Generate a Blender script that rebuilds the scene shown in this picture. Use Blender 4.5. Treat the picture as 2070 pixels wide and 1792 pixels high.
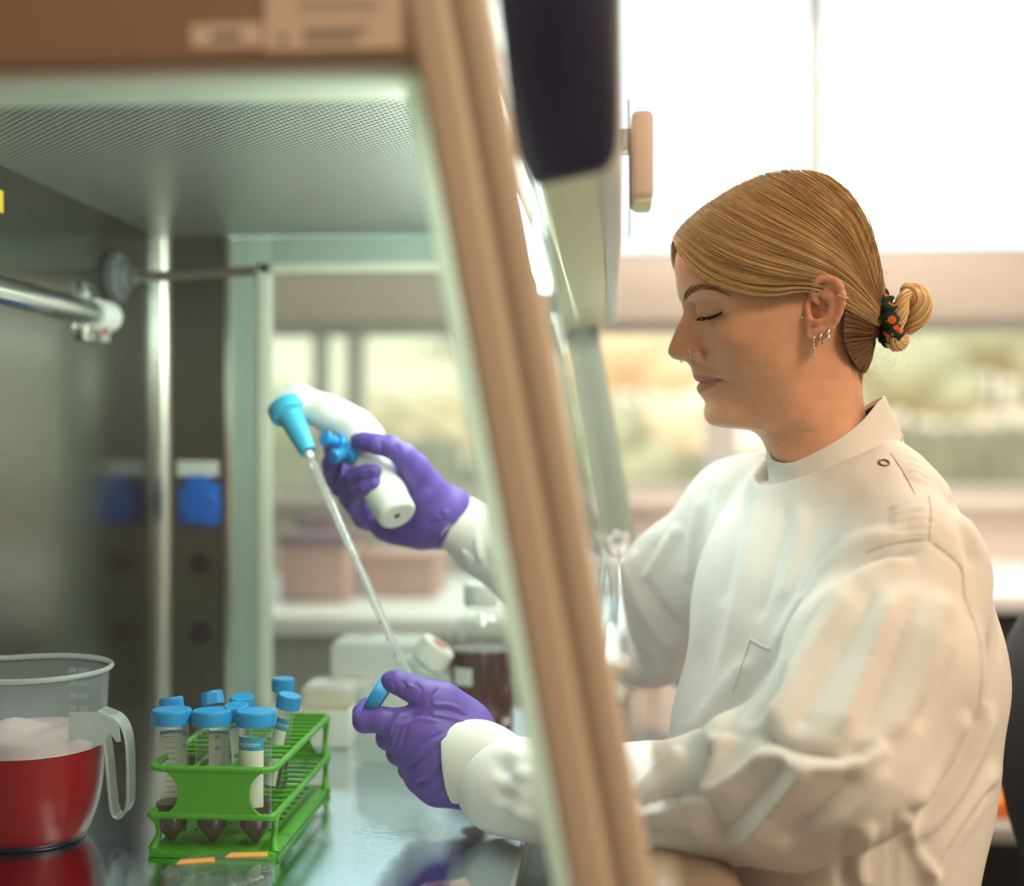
import bpy, bmesh, math, random
import numpy as np
from mathutils import Vector, Matrix

for _o in list(bpy.data.objects):
    bpy.data.objects.remove(_o, do_unlink=True)
SC = bpy.context.scene
COL = SC.collection
random.seed(7)
RNG = np.random.RandomState(7)

# ------------------------------------------------------------------ camera
FPX, CX, CY = 2600.0, 1035.0, 896.0          # focal length / centre in pixels of the 2070 x 1792 frame
YAW = math.radians(4.5)
CAMZ = 1.27
cam = bpy.data.cameras.new('camera')
camera = bpy.data.objects.new('camera', cam)
COL.objects.link(camera)
camera.location = (0, 0, CAMZ)
camera.rotation_euler = (math.pi / 2, 0, YAW)
cam.sensor_fit = 'HORIZONTAL'
cam.sensor_width = 36.0
cam.lens = FPX / 2070.0 * 36.0
cam.clip_start = 0.05
cam.clip_end = 2000
cam.dof.use_dof = True
cam.dof.focus_distance = 1.115
cam.dof.aperture_fstop = 1.9
SC.camera = camera

# ------------------------------------------------------------------ view, sky, lights
SC.view_settings.view_transform = 'Standard'
SC.view_settings.look = 'None'
SC.view_settings.gamma = 1.0
SC.view_settings.use_curve_mapping = False
SC.view_settings.exposure = 0.2
try:
    SC.cycles.transparent_max_bounces = 48
except Exception:
    pass

world = bpy.data.worlds.new('sky')
SC.world = world
world.use_nodes = True
_bg = world.node_tree.nodes['Background']
_bg.inputs[0].default_value = (0.84, 0.92, 1.0, 1)
_bg.inputs[1].default_value = 1.9

def area_light(name, loc, target, size, size_y, power, color):
    l = bpy.data.lights.new(name, 'AREA')
    l.shape = 'RECTANGLE'; l.size = size; l.size_y = size_y
    l.energy = power; l.color = color
    o = bpy.data.objects.new(name, l); COL.objects.link(o)
    o.location = loc
    d = Vector(target) - Vector(loc)
    o.rotation_euler = d.to_track_quat('-Z', 'Y').to_euler()
    return o
# warm ceiling fittings (their panels are built with the ceiling)
CEIL_LIGHTS = [(1.35, -0.45), (2.3, 1.0), (0.5, 2.45)]  # the last one is added to brighten the window wall and rim the hair
CEIL_POWER = [42.0, 18.0, 36.0]
CEIL_TINT = [(1.0, .77, .53), (1.0, .77, .53), (1.0, .90, .80)]
for (lx, ly), pw, tn in zip(CEIL_LIGHTS, CEIL_POWER, CEIL_TINT):
    area_light('ceiling_lamp', (lx, ly, 2.64), (lx, ly, 0), 0.58, 1.15, pw, tn)
sun = bpy.data.lights.new('sun', 'SUN'); sun.energy = 2.6; sun.color = (1.0, .93, .84); sun.angle = .02
sun_o = bpy.data.objects.new('sun', sun); COL.objects.link(sun_o); sun_o.rotation_euler = Vector((.35, .75, -.62)).to_track_quat('-Z', 'Y').to_euler()

# ------------------------------------------------------------------ helpers
_cy, _sy = math.cos(YAW), math.sin(YAW)
def P(px, py, Y):
    """point of the vertical plane y = Y seen at that pixel of the frame"""
    u = (px - CX) / FPX; v = -(py - CY) / FPX
    dx = u * _cy - _sy; dy = u * _sy + _cy
    t = Y / dy
    return np.array((dx * t, Y, CAMZ + v * t))
def PX(px, Y): return P(px, CY, Y)[0]
def PZ(py, Y, px=1035): return P(px, py, Y)[2]
def project(V):
    V = np.asarray(V)
    x = V[:, 0] * _cy + V[:, 1] * _sy
    y = -V[:, 0] * _sy + V[:, 1] * _cy
    return CX + FPX * x / y, CY - FPX * (V[:, 2] - CAMZ) / y

def link(o, parent=None):
    COL.objects.link(o)
    if parent is not None:
        o.parent = parent
        root = parent; m = Matrix.Identity(4)
        o.matrix_parent_inverse = world_mat(parent).inverted()
    return o
def world_mat(o):
    m = o.matrix_basis.copy()
    if o.parent is not None:
        m = world_mat(o.parent) @ o.matrix_parent_inverse @ m
    return m
def tag(o, label, category, group=None, kind=None):
    o['label'] = label; o['category'] = category
    if group: o['group'] = group
    if kind: o['kind'] = kind
    return o
def thing(name, loc, label, category, group=None):
    o = bpy.data.objects.new(name, None); COL.objects.link(o)
    o.empty_display_size = 0.05
    o.location = tuple(float(c) for c in loc)
    return tag(o, label, category, group)
def mobj(name, verts, faces, mat, parent=None, smooth=True, sharp=None):
    me = bpy.data.meshes.new(name)
    me.from_pydata([tuple(map(float, v)) for v in verts], [], [tuple(map(int, f)) for f in faces])
    me.validate(); me.update()
    if smooth:
        me.polygons.foreach_set('use_smooth', [True] * len(me.polygons))
        if sharp is not None:
            try: me.set_sharp_from_angle(angle=math.radians(sharp))
            except Exception: pass
    if mat is not None: me.materials.append(mat)
    o = bpy.data.objects.new(name, me)
    return link(o, parent)
def npobj(name, V, F, mat, parent=None, smooth=True):
    """fast path for big numpy meshes (all quads)"""
    me = bpy.data.meshes.new(name)
    V = np.asarray(V, 'f4'); F = np.asarray(F, 'i4')
    n = F.shape[1]
    me.vertices.add(len(V)); me.vertices.foreach_set('co', V.ravel())
    me.loops.add(F.size); me.loops.foreach_set('vertex_index', F.ravel())
    me.polygons.add(len(F))
    me.polygons.foreach_set('loop_start', np.arange(0, F.size, n, dtype='i4'))
    me.update(calc_edges=True); me.validate()
    if smooth: me.polygons.foreach_set('use_smooth', [True] * len(me.polygons))
    if mat is not None: me.materials.append(mat)
    return link(bpy.data.objects.new(name, me), parent)
def bm_obj(name, bm, mat, parent=None, smooth=False, sharp=None):
    me = bpy.data.meshes.new(name)
    bmesh.ops.recalc_face_normals(bm, faces=bm.faces)
    bm.to_mesh(me); bm.free()
    if smooth:
        me.polygons.foreach_set('use_smooth', [True] * len(me.polygons))
        if sharp is not None: me.set_sharp_from_angle(angle=math.radians(sharp))
    if mat is not None: me.materials.append(mat)
    return link(bpy.data.objects.new(name, me), parent)
def add_box(bm, lo, hi, bevel=0.0, seg=2, rot=None, pivot=None):
    r = bmesh.ops.create_cube(bm, size=1.0)
    vs = r['verts']
    lo = Vector(lo); hi = Vector(hi); c = (lo + hi) / 2; s = hi - lo
    for v in vs: v.co = Vector((v.co.x * s.x, v.co.y * s.y, v.co.z * s.z)) + c
    if bevel > 0:
        es = list({e for v in vs for e in v.link_edges})
        g = bmesh.ops.bevel(bm, geom=es, offset=bevel, segments=seg, profile=0.5, affect='EDGES')
        vs = list({v for f in g['faces'] for v in f.verts} | {v for v in vs if v.is_valid})
    if rot is not None:
        bmesh.ops.rotate(bm, verts=[v for v in vs if v.is_valid], cent=pivot or c, matrix=rot)
    return vs
def box(name, lo, hi, mat, parent=None, bevel=0.0, seg=2, rot=None, pivot=None):
    bm = bmesh.new(); add_box(bm, lo, hi, bevel, seg, rot, pivot)
    return bm_obj(name, bm, mat, parent, smooth=bevel > 0, sharp=40 if bevel > 0 else None)
def prism(name, poly, y0, y1, mat, parent=None, bevel=0.0, seg=2, axis='y', holes=None):
    """polygon in the x-z plane pushed along y"""
    bm = bmesh.new()
    vs = [bm.verts.new((p[0], y0, p[1])) for p in poly]
    f = bm.faces.new(vs)
    r = bmesh.ops.extrude_face_region(bm, geom=[f])
    bmesh.ops.translate(bm, verts=[e for e in r['geom'] if isinstance(e, bmesh.types.BMVert)], vec=(0, y1 - y0, 0))
    if bevel > 0:
        bmesh.ops.bevel(bm, geom=list(bm.edges), offset=bevel, segments=seg, profile=0.5, affect='EDGES')
    return bm_obj(name, bm, mat, parent, smooth=bevel > 0, sharp=40 if bevel > 0 else None)
def frame_of(d):
    d = np.asarray(d, float); d = d / np.linalg.norm(d)
    a = np.array((0, 0, 1.0)) if abs(d[2]) < 0.9 else np.array((1.0, 0, 0))
    u = np.cross(a, d); u /= np.linalg.norm(u)
    return u, np.cross(d, u), d
def lathe_vf(profile, origin=(0, 0, 0), axis=(0, 0, 1), n=40, squash=None):
    """profile: (radius, height) along the axis; closed ends where radius is 0"""
    u, v, d = frame_of(axis); o = np.asarray(origin, float)
    V = []; F = []; m = len(profile)
    for r, h in profile:
        for k in range(n):
            a = 2 * math.pi * k / n
            V.append(o + d * h + r * (math.cos(a) * u + math.sin(a) * v))
    for i in range(m - 1):
        for k in range(n):
            k2 = (k + 1) % n
            F.append((i * n + k, i * n + k2, (i + 1) * n + k2, (i + 1) * n + k))
    return V, F
def lathe(name, profile, mat, parent=None, origin=(0, 0, 0), axis=(0, 0, 1), n=40, sharp=35):
    V, F = lathe_vf(profile, origin, axis, n)
    bm = bmesh.new()
    bv = [bm.verts.new(tuple(p)) for p in V]
    for f in F:
        try: bm.faces.new([bv[i] for i in f])
        except ValueError: pass
    bmesh.ops.remove_doubles(bm, verts=bm.verts, dist=1e-6)
    return bm_obj(name, bm, mat, parent, smooth=True, sharp=sharp)
def catmull(pts, sub, closed=False):
    """(n,d) -> dense points through the control points"""
    p = np.asarray(pts, float); n = len(p)
    if closed: q = np.vstack([p[-1:], p, p[:2]]); segs = n
    else: q = np.vstack([2 * p[0:1] - p[1:2], p, 2 * p[-1:] - p[-2:-1]]); segs = n - 1
    t = (np.arange(sub) / sub)[:, None]
    out = []
    for i in range(segs):
        a, b, c, d = q[i], q[i + 1], q[i + 2], q[i + 3]
        out.append(0.5 * ((2 * b) + (-a + c) * t + (2 * a - 5 * b + 4 * c - d) * t**2 + (-a + 3 * b - 3 * c + d) * t**3))
    if not closed: out.append(p[-1:])
    return np.vstack(out)
def tube_vf(pts, radii, n=12, closed=False, caps=True, flat=None):
    pts = np.asarray(pts, float); m = len(pts)
    radii = np.full(m, radii, float) if np.isscalar(radii) else np.asarray(radii, float)
    T = np.gradient(pts, axis=0) if not closed else (np.roll(pts, -1, 0) - np.roll(pts, 1, 0))
    T /= np.linalg.norm(T, axis=1)[:, None] + 1e-12
    u, v, _ = frame_of(T[0]); V = []
    for i in range(m):
        u = u - T[i] * np.dot(u, T[i]); u /= np.linalg.norm(u) + 1e-12
        w = np.cross(T[i], u)
        for k in range(n):
            a = 2 * math.pi * k / n
            V.append(pts[i] + radii[i] * (math.cos(a) * u + math.sin(a) * w))
    F = []
    for i in range(m if closed else m - 1):
        j = (i + 1) % m
        for k in range(n):
            k2 = (k + 1) % n
            F.append((i * n + k, i * n + k2, j * n + k2, j * n + k))
    if caps and not closed:
        F.append(tuple(range(n))[::-1]); F.append(tuple((m - 1) * n + k for k in range(n)))
    return V, F
def tube(name, pts, radii, mat, parent=None, n=12, closed=False, caps=True, sharp=None):
    V, F = tube_vf(pts, radii, n, closed, caps)
    return mobj(name, V, F, mat, parent, True, sharp if sharp else (60 if caps and not closed else None))
def joinvf(parts):
    V = []; F = []
    for v, f in parts:
        o = len(V); V += list(v); F += [tuple(i + o for i in q) for q in f]
    return V, F
def round_profile(prof, rad, seg=4):
    """round the corners of an open (r,h) polyline"""
    p = [np.array(q, float) for q in prof]; out = [p[0]]
    for i in range(1, len(p) - 1):
        a, b, c = p[i - 1], p[i], p[i + 1]
        la, lc = np.linalg.norm(a - b), np.linalg.norm(c - b)
        r = min(rad, la * 0.45, lc * 0.45)
        s, e = b + (a - b) / la * r, b + (c - b) / lc * r
        for k in range(seg + 1):
            t = k / seg; out.append((1 - t)**2 * s + 2 * t * (1 - t) * b + t**2 * e)
    out.append(p[-1]); return [tuple(q) for q in out]

# ------------------------------------------------------------------ implicit surfaces
class Field:
    def __init__(s, lo, hi, h):
        s.lo = np.asarray(lo, float); s.h = h
        s.n = np.ceil((np.asarray(hi, float) - s.lo) / h).astype(int) + 1
        s.F = np.full(s.n, 0.1, 'f4')
        s.ax = [(s.lo[i] + h * np.arange(s.n[i])).astype('f4') for i in range(3)]
    def sub(s, lo, hi):
        i0 = np.clip(np.floor((np.asarray(lo) - s.lo) / s.h).astype(int), 0, s.n - 1)
        i1 = np.clip(np.ceil((np.asarray(hi) - s.lo) / s.h).astype(int) + 1, 1, s.n)
        sl = tuple(slice(a, b) for a, b in zip(i0, i1))
        return sl, s.ax[0][sl[0]][:, None, None], s.ax[1][sl[1]][None, :, None], s.ax[2][sl[2]][None, None, :]
    def _put(s, sl, d, k, cut):
        f = s.F[sl]
        if cut:
            d = -d
            if k > 0:
                g = np.maximum(k - np.abs(f - d), 0) / k
                s.F[sl] = np.maximum(f, d) + g * g * k * 0.25
            else: s.F[sl] = np.maximum(f, d)
        else:
            if k > 0:
                g = np.maximum(k - np.abs(f - d), 0) / k
                s.F[sl] = np.minimum(f, d) - g * g * k * 0.25
            else: s.F[sl] = np.minimum(f, d)
    def cone(s, a, b, ra, rb, k=0.006, cut=False):
        a = np.asarray(a, float); b = np.asarray(b, float); m = max(ra, rb) + k + 3 * s.h + 0.004
        sl, X, Y, Z = s.sub(np.minimum(a, b) - m, np.maximum(a, b) + m)
        ba = b - a; l2 = float(ba @ ba) + 1e-12
        px, py, pz = X - a[0], Y - a[1], Z - a[2]
        t = np.clip((px * ba[0] + py * ba[1] + pz * ba[2]) / l2, 0, 1)
        d = np.sqrt((px - t * ba[0])**2 + (py - t * ba[1])**2 + (pz - t * ba[2])**2) - (ra + (rb - ra) * t)
        s._put(sl, d.astype('f4'), k, cut)
    def chain(s, pts, rad, k=0.006, cut=False):
        for i in range(len(pts) - 1): s.cone(pts[i], pts[i + 1], rad[i], rad[i + 1], k, cut)
    def ellip(s, c, r, k=0.006, R=None, cut=False):
        c = np.asarray(c, float); r = np.asarray(r, float); m = r.max() + k + 3 * s.h
        sl, X, Y, Z = s.sub(c - m, c + m)
        x, y, z = X - c[0], Y - c[1], Z - c[2]
        if R is not None:
            R = np.asarray(R)
            x, y, z = (R[0, 0] * x + R[0, 1] * y + R[0, 2] * z, R[1, 0] * x + R[1, 1] * y + R[1, 2] * z, R[2, 0] * x + R[2, 1] * y + R[2, 2] * z)
        q = np.sqrt((x / r[0])**2 + (y / r[1])**2 + (z / r[2])**2)
        q2 = np.sqrt((x / r[0]**2)**2 + (y / r[1]**2)**2 + (z / r[2]**2)**2) + 1e-9
        s._put(sl, (q * (q - 1) / q2).astype('f4'), k, cut)
    def mesh(s, smooth=2):
        F = s.F; S = F < 0; h = s.h
        c = np.zeros(s.n - 1, 'u1'); offs = []
        for i in (0, 1):
            for j in (0, 1):
                for k in (0, 1):
                    c += S[i:S.shape[0] - 1 + i, j:S.shape[1] - 1 + j, k:S.shape[2] - 1 + k]; offs.append((i, j, k))
        act = (c > 0) & (c < 8); idx = np.argwhere(act)
        ids = np.full(act.shape, -1, 'i4'); ids[act] = np.arange(len(idx))
        vals = [F[idx[:, 0] + o[0], idx[:, 1] + o[1], idx[:, 2] + o[2]] for o in offs]
        acc = np.zeros((len(idx), 3)); cnt = np.zeros(len(idx))
        for a in range(8):
            for bit in (1, 2, 4):
                b = a | bit
                if b == a: continue
                m = (vals[a] < 0) != (vals[b] < 0)
                t = np.where(m, vals[a] / (vals[a] - vals[b] + 1e-20), 0)
                oa = np.array(offs[a], float); ob = np.array(offs[b], float)
                acc += m[:, None] * (oa + t[:, None] * (ob - oa)); cnt += m
        V = s.lo + h * (idx + acc / cnt[:, None])
        Q = []
        for a in range(3):
            b, cc = (a + 1) % 3, (a + 2) % 3
            s0 = [slice(None)] * 3; s1 = [slice(None)] * 3
            s0[a] = slice(0, -1); s1[a] = slice(1, None)
            ch = S[tuple(s0)] != S[tuple(s1)]
            e = np.argwhere(ch); e = e[(e[:, b] > 0) & (e[:, cc] > 0) & (e[:, b] < S.shape[b] - 1) & (e[:, cc] < S.shape[cc] - 1)]
            ins = S[e[:, 0], e[:, 1], e[:, 2]]
            def cell(db, dc):
                q = e.copy(); q[:, b] += db; q[:, cc] += dc
                return ids[q[:, 0], q[:, 1], q[:, 2]]
            q = np.stack([cell(-1, -1), cell(0, -1), cell(0, 0), cell(-1, 0)], 1)
            q[~ins] = q[~ins][:, ::-1]
            Q.append(q)
        Q = np.vstack(Q)
        V = smooth_mesh(V, Q, smooth)
        return V, Q
def smooth_mesh(V, Q, it, w=0.5):
    if it <= 0: return V
    n = len(V)
    e = np.vstack([Q[:, [i, (i + 1) % Q.shape[1]]] for i in range(Q.shape[1])])
    cnt = np.bincount(e[:, 0], minlength=n) + np.bincount(e[:, 1], minlength=n)
    for k in range(it):
        ww = w if k % 2 == 0 else -w * 1.03
        A = np.stack([np.bincount(e[:, 0], V[e[:, 1], i], n) + np.bincount(e[:, 1], V[e[:, 0], i], n) for i in range(3)], 1)
        V = V + ww * (A / np.maximum(cnt, 1)[:, None] - V)
    return V
def normals(V, Q):
    fn = np.cross(V[Q[:, 2]] - V[Q[:, 0]], V[Q[:, 3]] - V[Q[:, 1]])
    N = np.stack([sum(np.bincount(Q[:, j], fn[:, i], len(V)) for j in range(4)) for i in range(3)], 1)
    return N / (np.linalg.norm(N, axis=1)[:, None] + 1e-12)
def polydist(px, py, poly):
    """signed distance (by side of the nearest segment) and arc fraction to a pixel polyline"""
    best = np.full(px.shape, 1e9); sd = np.zeros(px.shape); fr = np.zeros(px.shape)
    poly = np.asarray(poly, float); L = np.r_[0, np.cumsum(np.hypot(*np.diff(poly, axis=0).T))]
    for i in range(len(poly) - 1):
        a, b = poly[i], poly[i + 1]; d = b - a; l2 = d @ d + 1e-9
        t = np.clip(((px - a[0]) * d[0] + (py - a[1]) * d[1]) / l2, 0, 1)
        ex, ey = px - a[0] - t * d[0], py - a[1] - t * d[1]
        dd = np.hypot(ex, ey); m = dd < best
        s = np.sign(d[0] * ey - d[1] * ex)
        best = np.where(m, dd, best); sd = np.where(m, s * dd, sd)
        fr = np.where(m, (L[i] + t * math.sqrt(l2)) / L[-1], fr)
    return best, sd, fr
def noise3(p, seed=0, scale=1.0):
    """cheap smooth pseudo noise made of a few sines, about -1..1"""
    r = np.random.RandomState(seed); out = 0
    for k in range(5):
        d = r.randn(3) * scale; out = out + np.sin(p @ d + r.rand() * 6.28)
    return out / 3.2

# ------------------------------------------------------------------ materials
def new_mat(name):
    m = bpy.data.materials.new(name); m.use_nodes = True
    nt = m.node_tree; b = nt.nodes['Principled BSDF']
    return m, nt, b
def srgb(r, g, b):
    f = lambda c: (c / 255 / 12.92) if c / 255 <= 0.04045 else ((c / 255 + 0.055) / 1.055)**2.4
    return (f(r), f(g), f(b))
def pmat(name, col, rough=0.5, metal=0.0, spec=0.5, noise=0.0, nscale=20.0, bump=0.0, bscale=200.0, sss=0.0, sheen=0.0, stretch=None, coat=0.0):
    m, nt, b = new_mat(name)
    b.inputs['Base Color'].default_value = (*col, 1)
    b.inputs['Roughness'].default_value = rough
    b.inputs['Metallic'].default_value = metal
    b.inputs['Specular IOR Level'].default_value = spec
    if coat: b.inputs['Coat Weight'].default_value = coat
    if sss:
        b.inputs['Subsurface Weight'].default_value = sss
        b.inputs['Subsurface Radius'].default_value = (0.012, 0.006, 0.003); b.inputs['Subsurface Scale'].default_value = 0.6
    if sheen: b.inputs['Sheen Weight'].default_value = sheen
    if noise or bump:
        tc = nt.nodes.new('ShaderNodeTexCoord'); mp = nt.nodes.new('ShaderNodeMapping')
        nt.links.new(tc.outputs['Object'], mp.inputs[0])
        if stretch: mp.inputs['Scale'].default_value = stretch
    if noise:
        n = nt.nodes.new('ShaderNodeTexNoise'); n.inputs['Scale'].default_value = nscale; n.inputs['Detail'].default_value = 3
        nt.links.new(mp.outputs[0], n.inputs['Vector'])
        mx = nt.nodes.new('ShaderNodeMix'); mx.data_type = 'RGBA'
        mx.inputs[6].default_value = (*[c * (1 - noise) for c in col], 1)
        mx.inputs[7].default_value = (*[min(1, c * (1 + noise)) for c in col], 1)
        nt.links.new(n.outputs['Fac'], mx.inputs[0]); nt.links.new(mx.outputs[2], b.inputs['Base Color'])
    if bump:
        n2 = nt.nodes.new('ShaderNodeTexNoise'); n2.inputs['Scale'].default_value = bscale; n2.inputs['Detail'].default_value = 2
        nt.links.new(mp.outputs[0], n2.inputs['Vector'])
        bp = nt.nodes.new('ShaderNodeBump'); bp.inputs['Strength'].default_value = bump; bp.inputs['Distance'].default_value = 0.002
        nt.links.new(n2.outputs['Fac'], bp.inputs['Height']); nt.links.new(bp.outputs[0], b.inputs['Normal'])
    return m
def clear_mat(name, tint=(1, 1, 1), haze=0.0, haze_col=(0.8, 0.8, 0.8), rough=0.03, ior=1.45, gloss=1.0, share=.5):
    """thin clear plastic or glass: transparent + fresnel gloss (+ a milky share)"""
    m = bpy.data.materials.new(name); m.use_nodes = True; nt = m.node_tree
    for n in list(nt.nodes): nt.nodes.remove(n)
    out = nt.nodes.new('ShaderNodeOutputMaterial')
    tr = nt.nodes.new('ShaderNodeBsdfTransparent'); tr.inputs[0].default_value = (*tint, 1)
    gl = nt.nodes.new('ShaderNodeBsdfGlossy'); gl.inputs['Roughness'].default_value = rough
    gl.inputs[0].default_value = (gloss, gloss, gloss, 1)
    fr = nt.nodes.new('ShaderNodeFresnel'); fr.inputs[0].default_value = ior
    # same reflectance on both faces of the thin wall
    ge = nt.nodes.new('ShaderNodeNewGeometry'); ma = nt.nodes.new('ShaderNodeMath'); ma.operation = 'MULTIPLY_ADD'
    ma.inputs[1].default_value = 1 / ior - ior; ma.inputs[2].default_value = ior
    nt.links.new(ge.outputs['Backfacing'], ma.inputs[0]); nt.links.new(ma.outputs[0], fr.inputs[0])
    mx = nt.nodes.new('ShaderNodeMixShader')
    base = tr
    if haze > 0:
        df = nt.nodes.new('ShaderNodeBsdfDiffuse'); df.inputs[0].default_value = (*haze_col, 1)
        tl = nt.nodes.new('ShaderNodeBsdfTranslucent'); tl.inputs[0].default_value = (*haze_col, 1)
        m1 = nt.nodes.new('ShaderNodeMixShader'); m1.inputs[0].default_value = share
        nt.links.new(df.outputs[0], m1.inputs[1]); nt.links.new(tl.outputs[0], m1.inputs[2])
        m2 = nt.nodes.new('ShaderNodeMixShader'); m2.inputs[0].default_value = haze
        nt.links.new(tr.outputs[0], m2.inputs[1]); nt.links.new(m1.outputs[0], m2.inputs[2])
        base = m2
    nt.links.new(fr.outputs[0], mx.inputs[0]); nt.links.new(base.outputs[0], mx.inputs[1]); nt.links.new(gl.outputs[0], mx.inputs[2])
    nt.links.new(mx.outputs[0], out.inputs[0])
    return m
def emit_mat(name, col, strength):
    m, nt, b = new_mat(name)
    b.inputs['Base Color'].default_value = (0, 0, 0, 1)
    b.inputs['Emission Color'].default_value = (*col, 1); b.inputs['Emission Strength'].default_value = strength
    return m
def steel_mat(name, col, rough, stretch, bump=0.05, bscale=60):
    m = pmat(name, col, rough, 1.0, noise=0.10, nscale=14, bump=bump, bscale=bscale, stretch=stretch)
    return m

M = {}
M['beige'] = pmat('beige_panel_paint', srgb(210, 192, 172), 0.45, noise=0.04, nscale=6)
M['bead'] = pmat('cream_bead', srgb(226, 226, 208), 0.5, noise=0.03)
M['rubber_grey'] = pmat('grey_rubber', srgb(92, 98, 98), 0.55, noise=0.1, nscale=40)
M['navy'] = pmat('navy_plastic', srgb(22, 27, 62), 0.42, noise=0.06, nscale=30, bump=0.05, bscale=900)
M['cream'] = pmat('cream_enamel', srgb(232, 230, 196), 0.4, noise=0.03)
M['white'] = pmat('white_enamel', srgb(236, 236, 232), 0.4, noise=0.03)
M['pinkbeige'] = pmat('pale_beige_plastic', srgb(224, 204, 190), 0.5, noise=0.03)
M['steel_wall'] = steel_mat('brushed_steel_wall', (0.19, 0.195, 0.185), 0.20, (1, 1, 12), 0.02)
M['steel_far'] = steel_mat('brushed_steel_side', (0.19, 0.185, 0.17), 0.42, (12, 1, 1), 0.04)
M['steel_top'] = steel_mat('sky_tinted_steel_worktop', (0.74, 0.82, 0.90), 0.075, (2, 60, 1), 0.07, 60)  # blue in the colour stands in for reflected sky; steel itself is neutral
M['chrome'] = pmat('chrome', (0.75, 0.77, 0.78), 0.12, 1.0, noise=0.02)
M['gasket'] = None
M['satin'] = pmat('satin_trim', (0.82, 0.80, 0.74), 0.28, 1.0, noise=0.03)
M['silver'] = pmat('silver', (0.82, 0.80, 0.77), 0.15, 1.0, noise=0.02)
M['black'] = pmat('black_plastic', (0.012, 0.012, 0.012), 0.5, noise=0.2)
M['blue_socket'] = pmat('blue_socket_plastic', srgb(0, 98, 200), 0.4, noise=0.04)
M['gasket'] = clear_mat('translucent_silicone_gasket', (.9, .95, .88), haze=.96, haze_col=(.92, .95, .86), rough=.3, share=.75)
M['glass'] = clear_mat('window_glass', (0.95, 0.99, 0.97), rough=0.01)
M['glass_far'] = clear_mat('side_window_glass', (0.93, 0.97, 0.96), haze=0.06, haze_col=(0.7, 0.75, 0.72), rough=0.02)
M['teal_edge'] = pmat('green_glass_edge', srgb(168, 184, 174), 0.3, noise=0.08, nscale=8)
M['green'] = pmat('green_rack_plastic', srgb(72, 152, 32), 0.45, noise=0.06, nscale=30, sss=0.05)
M['cap_blue'] = pmat('blue_cap_plastic', srgb(18, 142, 208), 0.36, noise=0.04, nscale=60)
M['nose_blue'] = pmat('pale_blue_silicone', srgb(66, 184, 226), 0.4, noise=0.03)
M['btn_blue'] = pmat('blue_button', srgb(10, 140, 210), 0.35, noise=0.03)
M['ctl_white'] = pmat('white_controller_plastic', srgb(236, 238, 230), 0.38, noise=0.02)
M['tube_clear'] = clear_mat('clear_tube_plastic', (0.97, 0.98, 0.98), haze=0.09, haze_col=(0.85, 0.9, 0.9), rough=0.06, ior=1.38)
M['clear'] = clear_mat('clear_polystyrene', (0.96, 0.98, 0.975), haze=0.05, rough=0.03, ior=1.6)
M['flask_clear'] = clear_mat('flask_plastic', (0.92, 0.95, 0.95), haze=0.30, haze_col=(0.82, 0.86, 0.86), rough=0.05, ior=1.6)
M['jug'] = clear_mat('milky_polypropylene', (0.90, 0.93, 0.95), haze=0.26, haze_col=(0.62, 0.66, 0.68), rough=0.18, gloss=0.8)
M['jug_thick'] = clear_mat('milky_polypropylene_thick', (0.9, 0.92, 0.93), haze=0.62, haze_col=(0.74, 0.76, 0.76), rough=0.2, gloss=0.8)
M['jug_wet'] = clear_mat('wet_polypropylene', (.97, .95, .95), rough=.12, ior=1.2)
M['red_liquid'] = pmat('red_liquid', srgb(148, 0, 22), 0.3, noise=0.06, nscale=9, spec=.2)
M['foam'] = pmat('pink_foam', srgb(238, 206, 206), 0.8, noise=0.10, nscale=30, bump=0.4, bscale=160, sss=0.2)
M['wine'] = pmat('dark_wine_liquid', srgb(58, 18, 32), 0.2, noise=0.15, nscale=40)
M['wine2'] = pmat('dark_red_medium', srgb(74, 20, 30), 0.2, noise=0.15, nscale=8)
M['ink'] = pmat('black_print', (0.015, 0.015, 0.02), 0.6, noise=0.1)
M['inkgrey'] = pmat('grey_print', (0.2, 0.2, 0.19), 0.6, noise=0.1)
M['label_blue'] = pmat('blue_print', srgb(34, 146, 190), 0.5, noise=0.04)
M['label_white'] = pmat('white_print', srgb(226, 226, 220), 0.6, noise=0.03)
M['paper'] = pmat('paper_label', srgb(238, 214, 196), 0.7, noise=0.03)
M['orange_tape'] = pmat('orange_tape', srgb(226, 148, 72), 0.6, noise=0.08)
M['yellow_sticker'] = pmat('yellow_sticker', srgb(232, 190, 40), 0.5, noise=0.05)
M['red_ink'] = pmat('red_print', srgb(214, 60, 52), 0.5, noise=0.1)
# ================================================================== the room
M['floor'] = pmat('grey_vinyl_floor', srgb(120, 118, 114), 0.4, noise=0.08, nscale=8)
M['wallpaint'] = pmat('pale_wall_paint', srgb(226, 214, 204), 0.7, noise=0.03, nscale=4)
M['ceilpaint'] = pmat('white_ceiling_tile', srgb(232, 230, 224), 0.8, noise=0.05, nscale=30)
M['alu'] = pmat('grey_window_frame', srgb(186, 186, 182), 0.45, noise=0.04)
M['transom'] = pmat('taupe_window_transom', srgb(190, 178, 166), 0.5, noise=0.04)
M['bench'] = pmat('white_bench_top', srgb(232, 234, 236), 0.35, noise=0.03)
M['cupboard'] = pmat('grey_cupboard', srgb(150, 152, 146), 0.5, noise=0.05)
M['darkcup'] = pmat('black_cupboard', (0.010, 0.010, 0.010), 0.5, noise=0.2)
RX0, RX1, RY0, RY1, RZ = -3.2, 3.6, -2.6, 3.60, 2.70
def struct(o): o['kind'] = 'structure'; return o
struct(box('floor', (RX0, RY0, -0.05), (RX1, RY1 + 0.2, 0), M['floor']))
struct(box('ceiling', (RX0, RY0, RZ), (RX1, RY1 + 0.2, RZ + 0.05), M['ceilpaint']))
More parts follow.
